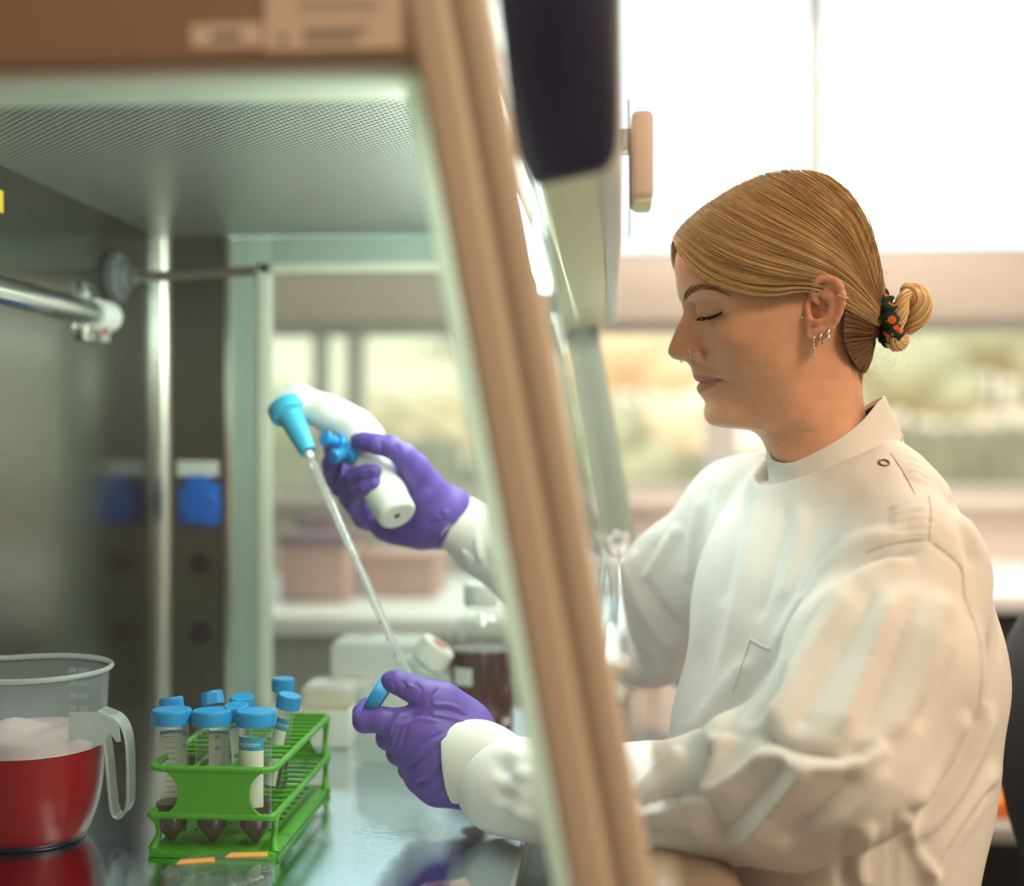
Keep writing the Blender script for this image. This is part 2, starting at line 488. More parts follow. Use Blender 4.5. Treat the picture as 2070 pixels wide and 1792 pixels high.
struct(box('wall_left', (RX0 - 0.1, RY0, 0), (RX0, RY1 + 0.2, RZ), M['wallpaint']))
struct(box('wall_right', (RX1, RY0, 0), (RX1 + 0.1, RY1 + 0.2, RZ), M['wallpaint']))
struct(box('wall_near', (RX0, RY0 - 0.1, 0), (RX1, RY0, RZ), M['wallpaint']))
SILL = PZ(1004, 3.6); TR0 = PZ(652, 3.6); TR1 = PZ(532, 3.6); HEAD = 2.60
WX0, WX1 = -2.7, 3.3
bm = bmesh.new()
add_box(bm, (RX0, RY1, 0), (RX1, RY1 + 0.2, SILL)); add_box(bm, (RX0, RY1, HEAD), (RX1, RY1 + 0.2, RZ))
add_box(bm, (RX0, RY1, SILL), (WX0, RY1 + 0.2, HEAD)); add_box(bm, (WX1, RY1, SILL), (RX1, RY1 + 0.2, HEAD))
struct(bm_obj('wall_far', bm, M['wallpaint']))
struct(box('trim_1', (WX0 - 0.02, RY1 - 0.06, SILL - 0.025), (WX1 + 0.02, RY1 - 0.001, SILL), M['wallpaint'], None, 0.004))
# upper band of glazing, transom, lower band of glazing
mull_up = [-2.7, PX(690, 3.6) - 0.55, PX(1655, 3.6), 2.25, 3.3]
mull_lo = [-2.7, PX(640, 3.6), PX(690, 3.6) + 0.03, PX(1462, 3.6), 2.25, 3.3]
def window(n, xs, z0, z1, w):
    bm = bmesh.new()
    add_box(bm, (WX0, RY1 + 0.03, z0), (WX1, RY1 + 0.10, z0 + 0.035)); add_box(bm, (WX0, RY1 + 0.03, z1 - 0.03), (WX1, RY1 + 0.10, z1))
    for i, x in enumerate(xs):
        a, b = x - w[i] / 2, x + w[i] / 2
        if i == 0: a, b = x, x + w[i]
        if i == len(xs) - 1: a, b = x - w[i], x
        add_box(bm, (a, RY1 + 0.025, z0), (b, RY1 + 0.105, z1), 0.003, 1)
    o = struct(bm_obj('window_%d' % n, bm, M['alu']))
    for i in range(len(xs) - 1):
        box('pane', (xs[i] + w[i] * 0.4, RY1 + 0.06, z0 + 0.03), (xs[i + 1] - w[i + 1] * 0.4, RY1 + 0.066, z1 - 0.028), M['glass'], o)
window(1, mull_up, TR1, HEAD, [0.05, 0.05, 0.036, 0.05, 0.05])
window(2, mull_lo, SILL, TR0, [0.05, 0.04, 0.05, 0.085, 0.05, 0.05])
struct(box('trim_2', (WX0, RY1 - 0.015, TR0), (WX1, RY1 + 0.14, TR1), M['transom'], None, 0.006))
# ceiling fittings
M['lamp_panel'] = emit_mat('warm_lamp_diffuser', (1.0, 0.74, 0.48), 2.5)
where = ['above the camera side of the room', 'at the right of the room', 'near the window wall, added to brighten it']
for k, (lx, ly) in enumerate(CEIL_LIGHTS):
    t = thing('ceiling_light', (lx, ly, 2.65), 'flat warm ceiling light panel ' + where[k], 'ceiling light', 'warm ceiling light panels')
    bm = bmesh.new()
    for a, b, c, d in ((-.32, -.62, .32, -.58), (-.32, .58, .32, .62), (-.32, -.58, -.29, .58), (.29, -.58, .32, .58)):
        add_box(bm, (lx + a, ly + b, 2.65), (lx + c, ly + d, 2.70))
    bm_obj('light_frame', bm, M['white'], t)
    box('diffuser', (lx - .29, ly - .58, 2.665), (lx + .29, ly + .58, 2.675), M['lamp_panel'], t)
# lab benches along the window
def bench(name, x0, x1, y0, y1, label, cup, ztop=0.96):
    t = thing(name, ((x0 + x1) / 2, (y0 + y1) / 2, 0), label, 'bench')
    box('bench_top', (x0, y0, ztop - 0.035), (x1, y1, ztop), M['bench'], t, 0.004)
    box('back_panel', (x0, y1 - 0.02, 0), (x1, y1 - 0.001, ztop - 0.035), cup, t)
    n = max(1, int((x1 - x0) / 0.55))
    for i in range(n):
        a = x0 + (x1 - x0) * i / n; b = x0 + (x1 - x0) * (i + 1) / n
        d = box('cupboard_door', (a + 0.004, y0 + 0.05, 0.1), (b - 0.004, y0 + 0.07, ztop - 0.045), cup, t, 0.002)
        tube('handle', [(b - 0.05, y0 + 0.03, 0.6), (b - 0.05, y0 + 0.03, 0.75)], 0.006, M['chrome'], d, 8)
    box('plinth', (x0, y0 + 0.09, 0), (x1, y1 - 0.03, 0.1), M['black'], t)
bench('lab_bench', PX(1290, 3.0), 3.55, 2.68, 3.59, 'long white topped lab bench with black cupboards under the window behind the person', M['darkcup'])
bench('side_bench', -2.2, PX(1150, 2.4), 2.26, 3.0, 'white topped lab bench with grey cupboards seen through the cabinet side window', M['cupboard'])
# dim things standing on the benches, seen far out of focus
M['mauve'] = pmat('mauve_card', srgb(120, 84, 112), 0.6, noise=0.08)
M['rose'] = pmat('rose_card', srgb(196, 158, 150), 0.6, noise=0.08)
M['brown'] = pmat('brown_card', srgb(120, 92, 80), 0.6, noise=0.08)
def tub(name, px0, px1, py0, Y, mat, lidmat, label, depth=0.16, ztop=0.96):
    x0, x1 = PX(px0, Y), PX(px1, Y); z1 = PZ(py0, Y)
    t = thing(name, ((x0 + x1) / 2, Y + depth / 2, ztop), label, 'box')
    box('body', (x0, Y, ztop), (x1, Y + depth, z1 - 0.015), mat, t, 0.008)
    box('lid', (x0 - 0.006, Y - 0.006, z1 - 0.02), (x1 + 0.006, Y + depth + 0.006, z1), lidmat, t, 0.006)
tub('storage_box', 565, 700, 1085, 2.45, M['rose'], M['mauve'], 'blurred rose storage box with mauve lid on the bench behind the side window')
tub('storage_box', 600, 668, 1048, 2.72, M['mauve'], M['mauve'], 'small mauve box behind the rose storage box on the side bench', 0.14)
tub('storage_box', 735, 880, 1120, 2.55, M['rose'], M['rose'], 'low pale rose box on the side bench right of the mauve lidded one', 0.18)
def low_shelf(name, px0, px1, pyt, Y, d, label):
    x0, x1 = PX(px0, Y), PX(px1, Y); zt_ = PZ(pyt, Y)
    t = thing(name, ((x0 + x1) / 2, Y + d / 2, 0), label, 'trolley')
    for z in (zt_, zt_ * .45): box('shelf', (x0, Y, z - .025), (x1, Y + d, z), M['cupboard'], t, .003)
    for a in (x0 + .015, x1 - .015):
        for b in (Y + .015, Y + d - .015): tube('trolley_leg', [(a, b, 0), (a, b, zt_ - .02)], .012, M['black'], t, 10)
    return zt_
M['orange_card'] = pmat('orange_card', srgb(226, 120, 30), .6, noise=.05)
M['bluewhite'] = pmat('pale_blue_card', srgb(206, 222, 240), .6, noise=.03)
M['tanrib'] = pmat('tan_card', srgb(178, 140, 108), .6, noise=.1)
M['darkcard'] = pmat('dark_grey_card', srgb(52, 52, 50), .6, noise=.1)
def carton(px0, px1, pyt, pyb, Y, d, mat, label, z0=None):
    x0, x1 = PX(px0, Y), PX(px1, Y); z0 = PZ(pyb, Y) if z0 is None else z0
    t = thing('carton', ((x0 + x1) / 2, Y + d / 2, z0), label, 'box', 'cartons on the low trolleys')
    z1 = PZ(pyt, Y)
    box('carton_body', (x0, Y, z0), (x1, Y + d, z1 - .012), mat, t, .002); box('carton_lid', (x0 - .002, Y - .002, z1 - .018), (x1 + .002, Y + d + .002, z1), mat, t, .002)
z_ = low_shelf('trolley', 1955, 2330, 1652, 2.15, .42, 'low grey trolley with dark legs behind the black chair at the right')
carton(1975, 2045, 1600, 1652, 2.2, .15, M['orange_card'], 'small orange carton on the low trolley behind the black chair', z_)
z_ = low_shelf('trolley', 1165, 1400, 1525, 2.12, .35, 'low grey trolley below the far elbow, between the cabinet and the person')
carton(1200, 1258, 1410, 1525, 2.16, .2, M['cupboard'], 'grey carton below the far elbow, leftmost on its trolley', z_)
carton(1262, 1288, 1428, 1525, 2.16, .2, M['tanrib'], 'narrow tan carton below the far elbow', z_)
carton(1291, 1306, 1440, 1525, 2.16, .2, M['bluewhite'], 'thin pale blue carton below the far elbow', z_)
carton(1310, 1385, 1390, 1525, 2.16, .2, M['darkcard'], 'dark grey carton below the far elbow, rightmost on its trolley', z_)
# ------------------------------------------------------------------ outside the windows
M['grass'] = pmat('pale_lawn', srgb(222, 216, 186), 0.9, noise=0.25, nscale=0.4)
M['field'] = pmat('tan_field', srgb(228, 206, 176), 0.9, noise=0.14, nscale=0.06)
M['hedge'] = pmat('hedge_leaves', srgb(128, 120, 96), 0.9, noise=0.35, nscale=2.0)
M['autumn'] = pmat('autumn_leaves', srgb(214, 182, 146), 0.9, noise=0.3, nscale=1.5)
M['olive'] = pmat('olive_leaves', srgb(164, 156, 124), 0.9, noise=0.3, nscale=1.5)
M['bark'] = pmat('bark', srgb(92, 74, 58), 0.9, noise=0.3)
M['road'] = pmat('asphalt', srgb(168, 160, 156), 0.9, noise=0.08)
def terrain():
    xs = np.linspace(-160, 160, 61); ys = np.r_[np.linspace(4.2, 40, 19), np.linspace(46, 240, 40)]
    V = []; F = []
    for y in ys:
        for x in xs:
            t = min(1, max(0, (y - 34) / 70)); t = t * t * (3 - 2 * t)
            V.append((x, y, -0.35 + t * (11 + 2.0 * math.sin(x * 0.03 + 1)) + max(0, y - 104) * 0.05))
    n = len(xs)
    for j in range(len(ys) - 1):
        for i in range(n - 1): F.append((j * n + i, j * n + i + 1, (j + 1) * n + i + 1, (j + 1) * n + i))
    return V, F
V, F = terrain()
g = tag(mobj('ground', V, F, M['grass']), 'pale lawn and tan hillside fields outside the windows', 'ground', kind='structure')
g.data.materials.append(M['field']); g.data.materials.append(M['road'])
for p in g.data.polygons:
    y = p.center.y
    p.material_index = 1 if y > 38 else (2 if 14 < y < 19 else 0)
del g['category'], g['label']
def blob_vf(c, r, seed, n=14, amp=0.22):
    V = []; F = []; rs = np.random.RandomState(seed)
    ph = rs.rand(6) * 6.28
    m = n // 2 + 1
    for i in range(m + 1):
        th = math.pi * i / m
        for k in range(n):
            a = 2 * math.pi * k / n
            d = np.array((math.sin(th) * math.cos(a), math.sin(th) * math.sin(a), math.cos(th)))
            s = 1 + amp * (math.sin(3 * a + ph[0]) * math.sin(2 * th + ph[1]) + 0.6 * math.sin(5 * a + ph[2]) * math.sin(4 * th + ph[3])) * math.sin(th)
            V.append(np.array(c) + np.array(r) * d * s)
    for i in range(m):
        for k in range(n): F.append((i * n + k, (i + 1) * n + k, (i + 1) * n + (k + 1) % n, i * n + (k + 1) % n))
    return V, F
def tree(x, y, z0, h, w, mat, label, seed):
    t = thing('tree', (x, y, z0), label, 'tree', 'trees outside the windows')
    tube('trunk', [(x, y, z0 - 0.2), (x + 0.03 * h, y, z0 + h * 0.25), (x, y, z0 + h * 0.6)], [h * 0.03, h * 0.024, h * 0.012], M['bark'], t, 8)
    parts = [blob_vf((x + w * dx, y + w * dy, z0 + h * dz), (w * s, w * s, h * 0.27 * s / 0.5), seed + i) for i, (dx, dy, dz, s) in enumerate(((0, 0, .66, .5), (-.28, .1, .5, .36), (.3, -.1, .48, .36), (.05, .2, .8, .3)))]
    V, F = joinvf(parts); mobj('foliage', V, F, mat, t)
def zt(x, y):
    t = min(1, max(0, (y - 34) / 70)); t = t * t * (3 - 2 * t)
    return -0.35 + t * (11 + 2.0 * math.sin(x * 0.03 + 1)) + max(0, y - 104) * 0.05
spots = [(1185, 22.5, 2.6, 'olive'), (1345, 33, 2.8, 'autumn'), (735, 33, 3.2, 'autumn'), (880, 41, 3.2, 'autumn'), (560, 36, 3.4, 'olive'), (1830, 46, 4.8, 'olive'), (2010, 55, 5.0, 'olive'), (2230, 47, 4.8, 'olive'), (1290, 52, 5.0, 'autumn'), (1090, 60, 5.4, 'olive'), (900, 70, 5.4, 'autumn')]
desc = ['small olive tree beside the sash strip', 'low russet tree left of the face', 'russet tree behind the side window, left one', 'russet tree behind the side window, nearer the post', 'olive tree behind the pipette controller', 'olive tree on the slope right of the hair bun', 'olive tree on the slope near the right edge', 'olive tree on the slope at the right edge', 'tall russet tree on the slope left of the nose', 'tall olive tree on the slope behind the cabinet post', 'russet tree on the slope behind the cabinet post']
for i, ((px, y, h, mt), ds) in enumerate(zip(spots, desc)):
    x = PX(px, y); tree(x, y, zt(x, y), h, h * 0.9, M[mt], 'blurred ' + ds, 40 + 7 * i)
for i, (px0, px1, y, h, ds) in enumerate(((1760, 2300, 23, 2.0, 'right of the bun'), (950, 1700, 27, 1.5, 'behind the person and the sash'), (300, 930, 25, 1.8, 'beyond the side window'))):
    x0, x1 = PX(px0, y), PX(px1, y); nseg = 12
    parts = [blob_vf((x0 + (x1 - x0) * (k + .5) / nseg, y, -0.35 + h * 0.45), ((x1 - x0) / nseg * 0.75, 0.9, h * 0.55), 300 + 20 * i + k, 10) for k in range(nseg)]
    V, F = joinvf(parts); tag(mobj('hedge', V, F, M['hedge']), 'long grey green clipped hedge outside, ' + ds, 'hedge', 'hedges outside')
# ================================================================== the safety cabinet
WS = 0.92                                # height of the work surface
CE = 1.545                               # height of the perforated ceiling
NY0, NY1 = 0.660, 0.690                  # near side panel
FY = 1.68                                # inner face of the far side
BX = PX(325, FY)                         # inner face of the back wall
CAB = thing('biosafety_cabinet', (BX / 2, 1.17, 0.0), 'large beige and steel safety cabinet with slanted sash and glazed side', 'cabinet')
def L2(p, q, z):                         # x on the slanted line p-q (world points) at height z
    return p[0] + (q[0] - p[0]) * (z - p[2]) / (q[2] - p[2])
ia, ib = P(838, 118, NY0), P(1150, 1792, NY0)      # inner edge of the slanted post
oa, ob = P(985, 0, NY0), P(1320, 1792, NY0)        # outer edge
ZT, ZB, ZO = 1.72, 0.86, PZ(118, NY0, 700)
inx = lambda z: L2(ia, ib, z)
outx = lambda z: L2(oa, ob, z)
XB = BX - 0.12
def prism_bm(bm, poly, y0, y1, bevel=0.0):
    vs = [bm.verts.new((p[0], y0, p[1])) for p in poly]
    f = bm.faces.new(vs)
    r = bmesh.ops.extrude_face_region(bm, geom=[f])
    nv = [e for e in r['geom'] if isinstance(e, bmesh.types.BMVert)]
    bmesh.ops.translate(bm, verts=nv, vec=(0, y1 - y0, 0))
    if bevel > 0:
        es = {e for v in vs + nv for e in v.link_edges}
        bmesh.ops.bevel(bm, geom=list(es), offset=bevel, segments=3, profile=0.5, affect='EDGES')
# near side: painted frame around the side window
side = None
bm = bmesh.new()
mid = lambda z: inx(z) + (outx(z) - inx(z)) * 0.52
mid2 = lambda z: inx(z) + (outx(z) - inx(z)) * 0.60
prism_bm(bm, [(inx(ZB), ZB), (mid(ZB), ZB), (mid(ZT), ZT), (inx(ZT), ZT)], NY0, NY1, 0.004)
prism_bm(bm, [(mid(ZB) - .001, ZB), (mid2(ZB) + .001, ZB), (mid2(ZT) + .001, ZT), (mid(ZT) - .001, ZT)], NY0 + 0.004, NY1)
prism_bm(bm, [(mid2(ZB), ZB), (outx(ZB), ZB), (outx(ZT), ZT), (mid2(ZT), ZT)], NY0 + 0.0005, NY1, 0.004)
post = bm_obj('side_post', bm, M['beige'], CAB, True, 40)
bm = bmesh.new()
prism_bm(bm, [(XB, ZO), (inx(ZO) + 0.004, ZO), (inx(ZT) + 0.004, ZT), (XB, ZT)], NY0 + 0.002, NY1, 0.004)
head = bm_obj('side_header', bm, pmat('darker_tan_header', srgb(156, 130, 108), .45, noise=.05, nscale=6), CAB, True, 40)  # header in a darker tan than the post
box('side_rail', (XB, NY0 + 0.002, ZB), (inx(0.95), NY1, 0.955), M['beige'], CAB, 0.004)
box('side_back_stile', (XB, NY0 + 0.002, 0.955), (XB + 0.10, NY1, ZO), M['beige'], CAB, 0.004)
# cream gasket round the opening, inside the panel, and the pane in it
gz = PZ(136, NY1 + 0.002, 700)
bm = bmesh.new()
g0 = lambda z: L2(P(806, 118, NY1 + .002), P(1118, 1792, NY1 + .002), z)
prism_bm(bm, [(g0(0.94), 0.94), (inx(0.94) + .03, 0.94), (inx(ZO + .03) + .03, ZO + .03), (g0(ZO + .03), ZO + .03)], NY1 + 0.001, NY1 + 0.008, 0.002)
prism_bm(bm, [(XB + .05, gz), (g0(gz) + .01, gz), (g0(ZO + .02) + .01, ZO + .02), (XB + .05, ZO + .02)], NY1 + 0.002, NY1 + 0.072, 0.003)
prism_bm(bm, [(XB + .05, .94), (g0(.96) + .01, .94), (g0(.96) + .01, .965), (XB + .05, .965)], NY1 + 0.002, NY1 + 0.02, 0.004)
bm_obj('side_gasket', bm, M['gasket'], CAB, True, 40)
box('side_seal', (XB + 0.05, NY0 + 0.008, ZO - 0.0035), (inx(ZO) - 0.002, NY1, ZO + 0.001), M['bead'], CAB, 0.001)
prism('side_pane', [(XB + .05, .95), (g0(.95) + .005, .95), (g0(ZO) + .005, ZO), (XB + .05, ZO)], NY1 - 0.006, NY1 - 0.002, M['glass'], CAB)
# two printed notices on the painted header
def notice(px0, px1, py0, py1, lines, lab, dot=None):
    Y = NY0 + 0.0015
    a, b = P(px0, py1, Y), P(px1, py0, Y)
    n = box('notice', (a[0], Y - .0004, a[2]), (b[0], Y + 0.0006, b[2]), M['paper'], head, 0.0)
    n['label'] = lab
    bm = bmesh.new()
    for (u0, v0, u1, v1) in lines:
        add_box(bm, (a[0] + (b[0] - a[0]) * u0, Y - 0.0007, b[2] + (a[2] - b[2]) * v1), (a[0] + (b[0] - a[0]) * u1, Y - .0003, b[2] + (a[2] - b[2]) * v0))
    # (printed lines are part of the notice)
    me = bpy.data.meshes.new('tmp'); bm.to_mesh(me); bm.free()
    me.materials.append(M['inkgrey'])
    o = bpy.data.objects.new('tmp', me); COL.objects.link(o)
    merge_into(n, o)
def merge_into(dst, src):
    """add the mesh of src (world space) to dst, keeping its material"""
    b = bmesh.new(); b.from_mesh(dst.data)
    idx = len(dst.data.materials); nf = len(b.faces)
    for m in src.data.materials: dst.data.materials.append(m)
    b.from_mesh(src.data); b.faces.ensure_lookup_table()
    for f in b.faces[nf:]: f.material_index += idx
    b.to_mesh(dst.data); b.free()
    bpy.data.objects.remove(src, do_unlink=True)
notice(386, 530, 46, 97, [(0.3, 0.35, 0.7, 0.7)], 'small printed paper label')
rs = random.Random(3)
ln = [(0.25, 0.50 + 0.06 * k, 0.25 + 0.5 + 0.2 * rs.random(), 0.515 + 0.06 * k) for k in range(3)] + [(0.28, 0.78 + 0.045 * k, 0.28 + 0.4 + 0.12 * rs.random(), 0.80 + 0.045 * k) for k in range(4)] + [(0.22, 0.25 + 0.05 * k, 0.7, 0.27 + 0.05 * k) for k in range(4)]
ln += [(0.10, 0.85, 0.16, 0.93)]
notice(536, 812, -110, 104, ln, 'printed paper notice with lines of text')
# ceiling of the chamber: perforated sheet
def perforated():
    m, nt, b = new_mat('perforated_ceiling')
    tc = nt.nodes.new('ShaderNodeTexCoord'); mp = nt.nodes.new('ShaderNodeMapping')
    mp.inputs['Scale'].default_value = (1 / 0.0062, 1 / 0.0062, 0)
    mp.inputs['Rotation'].default_value = (0, 0, math.radians(45))
    fr = nt.nodes.new('ShaderNodeVectorMath'); fr.operation = 'FRACTION'
    sb = nt.nodes.new('ShaderNodeVectorMath'); sb.operation = 'SUBTRACT'; sb.inputs[1].default_value = (0.5, 0.5, 0)
    le = nt.nodes.new('ShaderNodeVectorMath'); le.operation = 'LENGTH'
    lt = nt.nodes.new('ShaderNodeMath'); lt.operation = 'LESS_THAN'; lt.inputs[1].default_value = 0.33
    mx = nt.nodes.new('ShaderNodeMix'); mx.data_type = 'RGBA'
    mx.inputs[6].default_value = (0.47, 0.50, 0.46, 1); mx.inputs[7].default_value = (0.10, 0.11, 0.10, 1)
    L = nt.links.new
    L(tc.outputs['Object'], mp.inputs[0]); L(mp.outputs[0], fr.inputs[0]); L(fr.outputs[0], sb.inputs[0]); L(sb.outputs[0], le.inputs[0])
    L(le.outputs['Value'], lt.inputs[0]); L(lt.outputs[0], mx.inputs[0]); L(mx.outputs[2], b.inputs['Base Color'])
    b.inputs['Metallic'].default_value = 0.55; b.inputs['Roughness'].default_value = 0.38
    return m
M['perf'] = perforated()
XF = lambda z: L2(P(1165, 640, FY - .05), P(1245, 1085, FY - .05), z)      # slanted front plane of the sash
box('chamber_ceiling', (BX - 0.01, NY1 + 0.02, CE), (XF(CE) - 0.02, FY, CE + 0.012), M['perf'], CAB)
# back wall, work surface, far side
box('chamber_back', (BX - 0.02, NY1 + 0.02, WS - 0.04), (BX, FY + 0.02, CE + 0.03), M['steel_wall'], CAB)
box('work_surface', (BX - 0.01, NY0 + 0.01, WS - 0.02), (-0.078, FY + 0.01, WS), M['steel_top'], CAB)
# coved bright strip in the back corner
xc = PX(346, FY)
V = []; F = []
for z in (WS, CE):
    for k in range(9):
        a = math.pi / 2 * k / 8
        V.append((BX + (xc - BX) * (1 - math.cos(a)) , FY - (xc - BX) * (1 - math.sin(a)), z))
for k in range(8): F.append((k, k + 1, 9 + k + 1, 9 + k))
mobj('corner_cove', V, F, M['satin'], CAB)
# far side: steel strip with socket, then the far window in a green-edged frame, then the slanted post
xs0, xs1, xw0, xw1 = PX(345, FY), PX(456, FY), PX(470, FY), PX(545, FY)
zw = PZ(550, FY, 700)
box('far_steel_strip', (BX - 0.02, FY, WS - 0.03), (xs1, FY + 0.02, CE), M['steel_far'], CAB)
box('far_trim', (xs1, FY - 0.006, WS), (xw0, FY + 0.02, CE), M['satin'], CAB, 0.002)
bm = bmesh.new()
pf = lambda z: XF(z) - 0.001
zt0 = WS + 0.005
prism_bm(bm, [(xw0, WS), (xw1, WS), (xw1, CE), (xw0, CE)], FY + .002, FY + .02, 0.002)
prism_bm(bm, [(xw1, zw), (pf(zw), zw), (pf(CE), CE), (xw1, CE)], FY + .002, FY + .02, 0.002)
bm_obj('far_window_frame', bm, M['teal_edge'], CAB, True, 40)
bm = bmesh.new()
xg = PX(522, FY)
prism_bm(bm, [(xg, WS), (xw1 + .001, WS), (xw1 + .001, zw + .012), (xg, zw + .012)], FY - .001, FY + .003, 0.001)
prism_bm(bm, [(xg, zw - .001), (pf(zw), zw - .001), (pf(zw + .012), zw + .012), (xg, zw + .012)], FY - .001, FY + .003, 0.001)
bm_obj('far_window_bead', bm, M['bead'], CAB, True, 40)
prism('far_pane', [(xw1, WS), (pf(WS), WS), (pf(zw), zw), (xw1, zw)], FY + .008, FY + .012, M['glass_far'], CAB)
prism('far_post', [(XF(WS - .03), WS - .03), (XF(WS - .03) + .025, WS - .03), (XF(CE + .1) + .025, CE + .1), (XF(CE + .1), CE + .1)], FY - 0.01, FY + 0.03, pmat('grey_green_post', srgb(170, 184, 176), 0.45, noise=0.04), CAB, 0.003)
# socket with flip cover, white label above, two black plugs below
sk0, sk1 = P(362, 1062, FY), P(447, 978, FY)
so = box('socket_plate', (sk0[0], FY - 0.006, sk0[2]), (sk1[0], FY, sk1[2]), M['blue_socket'], CAB, 0.003)
c = P(402, 1018, FY - .006)
lathe('flip_cover', round_profile([(0, -.001), (.0255, -.001), (.0255, .009), (0, .010)], .003), M['blue_socket'], so, c, (0, -1, 0), 32)
hb = P(382, 985, FY); he = P(427, 962, FY)
box('cover_hinge', (hb[0], FY - .014, hb[2]), (he[0], FY, he[2]), M['blue_socket'], so, 0.002)
la, lb = P(359, 963, FY), P(443, 932, FY)
box('socket_label', (la[0], FY - .0015, la[2]), (lb[0], FY, lb[2]), M['label_white'], CAB)
for py in (1140, 1280):
    lathe('plug_button', round_profile([(0, .004), (.0145, .004), (.0145, -.001)], .002), M['black'], CAB, P(407, py, FY), (0, -1, 0), 24)
# grey bulkhead disc with hanging rod on the back wall
dY = 1.517
dc = np.array((BX, dY, PZ(562, dY, 215)))
bk = lathe('bulkhead_disc', round_profile([(0, .030), (.011, .030), (.012, .020), (.018, .018), (.020, .012), (.030, .010), (.031, -.001)], .002), M['rubber_grey'], CAB, dc, (1, 0, 0), 32)
r1 = P(521, 548, dY)
tube('hanging_rod', [dc + np.array((.028, 0, 0)), r1], 0.0062, pmat('dull_steel_rod', (0.42, 0.38, 0.34), 0.4, 1.0), bk, 12)
# chrome lamp tube along the back wall with white end holder
uz = PZ(612, 1.33, 100); ux = BX + 0.042
e1 = P(208, 638, 1.47)
ut = tube('germicidal_tube', [(e1[0] - .005, 0.85, e1[2] + .0), (e1[0] - .005, e1[1] + 0.01, e1[2])], 0.0150, M['chrome'], CAB, 24)
holder = tube('tube_holder', catmull([(e1[0] - .006, e1[1] - .02, e1[2]), (e1[0] - .004, e1[1] + .008, e1[2]), (e1[0] - .006, e1[1] + .022, e1[2]), (e1[0] - .03, e1[1] + .026, e1[2])], 6), 0.0190, M['white'], ut, 20)
for dz in (-.026, .026):
    lathe('holder_screw', round_profile([(0, .006), (.006, .006), (.006, -.001)], .002), M['chrome'], ut, (BX, 1.43, e1[2] + dz), (1, 0, 0), 16)
    box('holder_lug', (BX, 1.415, e1[2] + min(dz, 0) - (.008 if dz < 0 else 0)), (BX + .006, 1.452, e1[2] + max(dz, 0) + (.008 if dz > 0 else 0)), M['chrome'], ut, .002)
ta, tb = P(206, 692, 1.47), P(224, 655, 1.47)
tg = box('holder_tag', (ta[0], 1.465, ta[2]), (tb[0], 1.467, tb[2]), M['label_white'], ut)
box('tag_print', (ta[0] + .003, 1.4645, tb[2] - .012), (tb[0] - .002, 1.4652, tb[2] - .005), M['red_ink'], tg)
YSTK = next(y for y in np.arange(1.0, 1.5, .0005) if PX(5, y) <= BX)
ya, yb = P(-30, 442, 1.26), P(5, 398, 1.26)
box('warning_sticker', (BX - .0005, 1.22, ya[2]), (BX + .0008, YSTK, yb[2]), M['yellow_sticker'], CAB)
# sash: slanted sheet of glass
def slab(name, x_of, z0, z1, y0, y1, th, mat, parent, bevel=0):
    return prism(name, [(x_of(z0), z0), (x_of(z0) + th, z0), (x_of(z1) + th, z1), (x_of(z1), z1)], y0, y1, mat, parent, bevel)
SB = PZ(1088, FY - .05, 1240)
sash = slab('sash_glass', lambda z: XF(z) - .004, SB, CE + 0.02, NY1 + 0.012, FY - 0.012, 0.006, clear_mat('sash_glass', (0.90, 0.96, 0.94), haze=0.03, haze_col=(.75, .85, .82), rough=0.02), CAB)
slab('sash_bottom_strip', lambda z: XF(z) - .006, SB - .010, SB + .002, NY1 + .012, FY - .012, .010, M['chrome'], sash, .002)
# latch at the foot of the far post
lc = P(1228, 1130, FY - .06)
lt = lathe('sash_latch', round_profile([(0, .012), (.018, .012), (.020, 0), (.014, -.02), (0, -.02)], .004), M['white'], CAB, P(1218, 1160, FY - .06), (0, -1, 0.2), 24)
box('latch_bracket', (lc[0] - .02, FY - .04, lc[2] - .03), (lc[0] + .03, FY - .012, lc[2] + .025), M['chrome'], lt, .006)
for px, py in ((1200, 1082), (1243, 1082), (1262, 1088)):
    lathe('latch_screw', round_profile([(0, .006), (.006, .005), (.006, -.004)], .002), M['chrome'], lt, P(px, py, FY - .05), (0, -1, 0), 12)
# fluorescent tube behind the sash
t0, t1 = P(1098, 572, 1.56), None
LX, LZ = t0[0], t0[2]
lampm = emit_mat('fluorescent_tube', (0.93, 1.0, 0.93), 50.0)
lp = tube('fluorescent_tube', [(LX, NY1 + 0.06, LZ), (LX, 1.56, LZ)], 0.0105, lampm, CAB, 16)
box('lamp_holder', (LX - .014, 1.56, LZ - .014), (LX + .014, 1.585, CE), M['white'], lp, .003)
box('lamp_holder', (LX - .014, NY1 + .035, LZ - .014), (LX + .014, NY1 + .06, CE), M['white'], lp, .003)
# front cover: navy end cap, cream hood behind it, fascia
Y0 = NY1 + 0.025
def ring(pts, Y): return [tuple(P(a, b, Y)[[0, 2]]) for a, b in pts]
cap = ring([(1000, -60), (1250, -60), (1251, 240), (1248, 290), (1236, 325), (1212, 342), (1074, 371), (1040, 300)], Y0)
ec = prism('end_cap', cap, Y0, Y0 + 0.014, M['navy'], CAB, 0.003)
hood = ring([(1258, -60), (1263, 300), (1256, 345), (1218, 352), (1214, 330), (1240, 315), (1246, 285), (1246, -60)], Y0 + .016)
prism('front_fascia', hood, Y0 + .015, FY + 0.0, M['white'], CAB, 0.002)
under = ring([(1090, 372), (1216, 346), (1216, 330), (1085, 356)], Y0 + .016)
prism('hood_underside', under, Y0 + .015, FY + 0.0, M['cream'], CAB, 0.002)
prism('far_end_cap', ring([(1000, -60), (1258, -60), (1258, 300), (1236, 330), (1212, 346), (1090, 372), (1060, 300)], Y0 + .016), FY + 0.001, FY + 0.02, M['white'], CAB, 0.002)
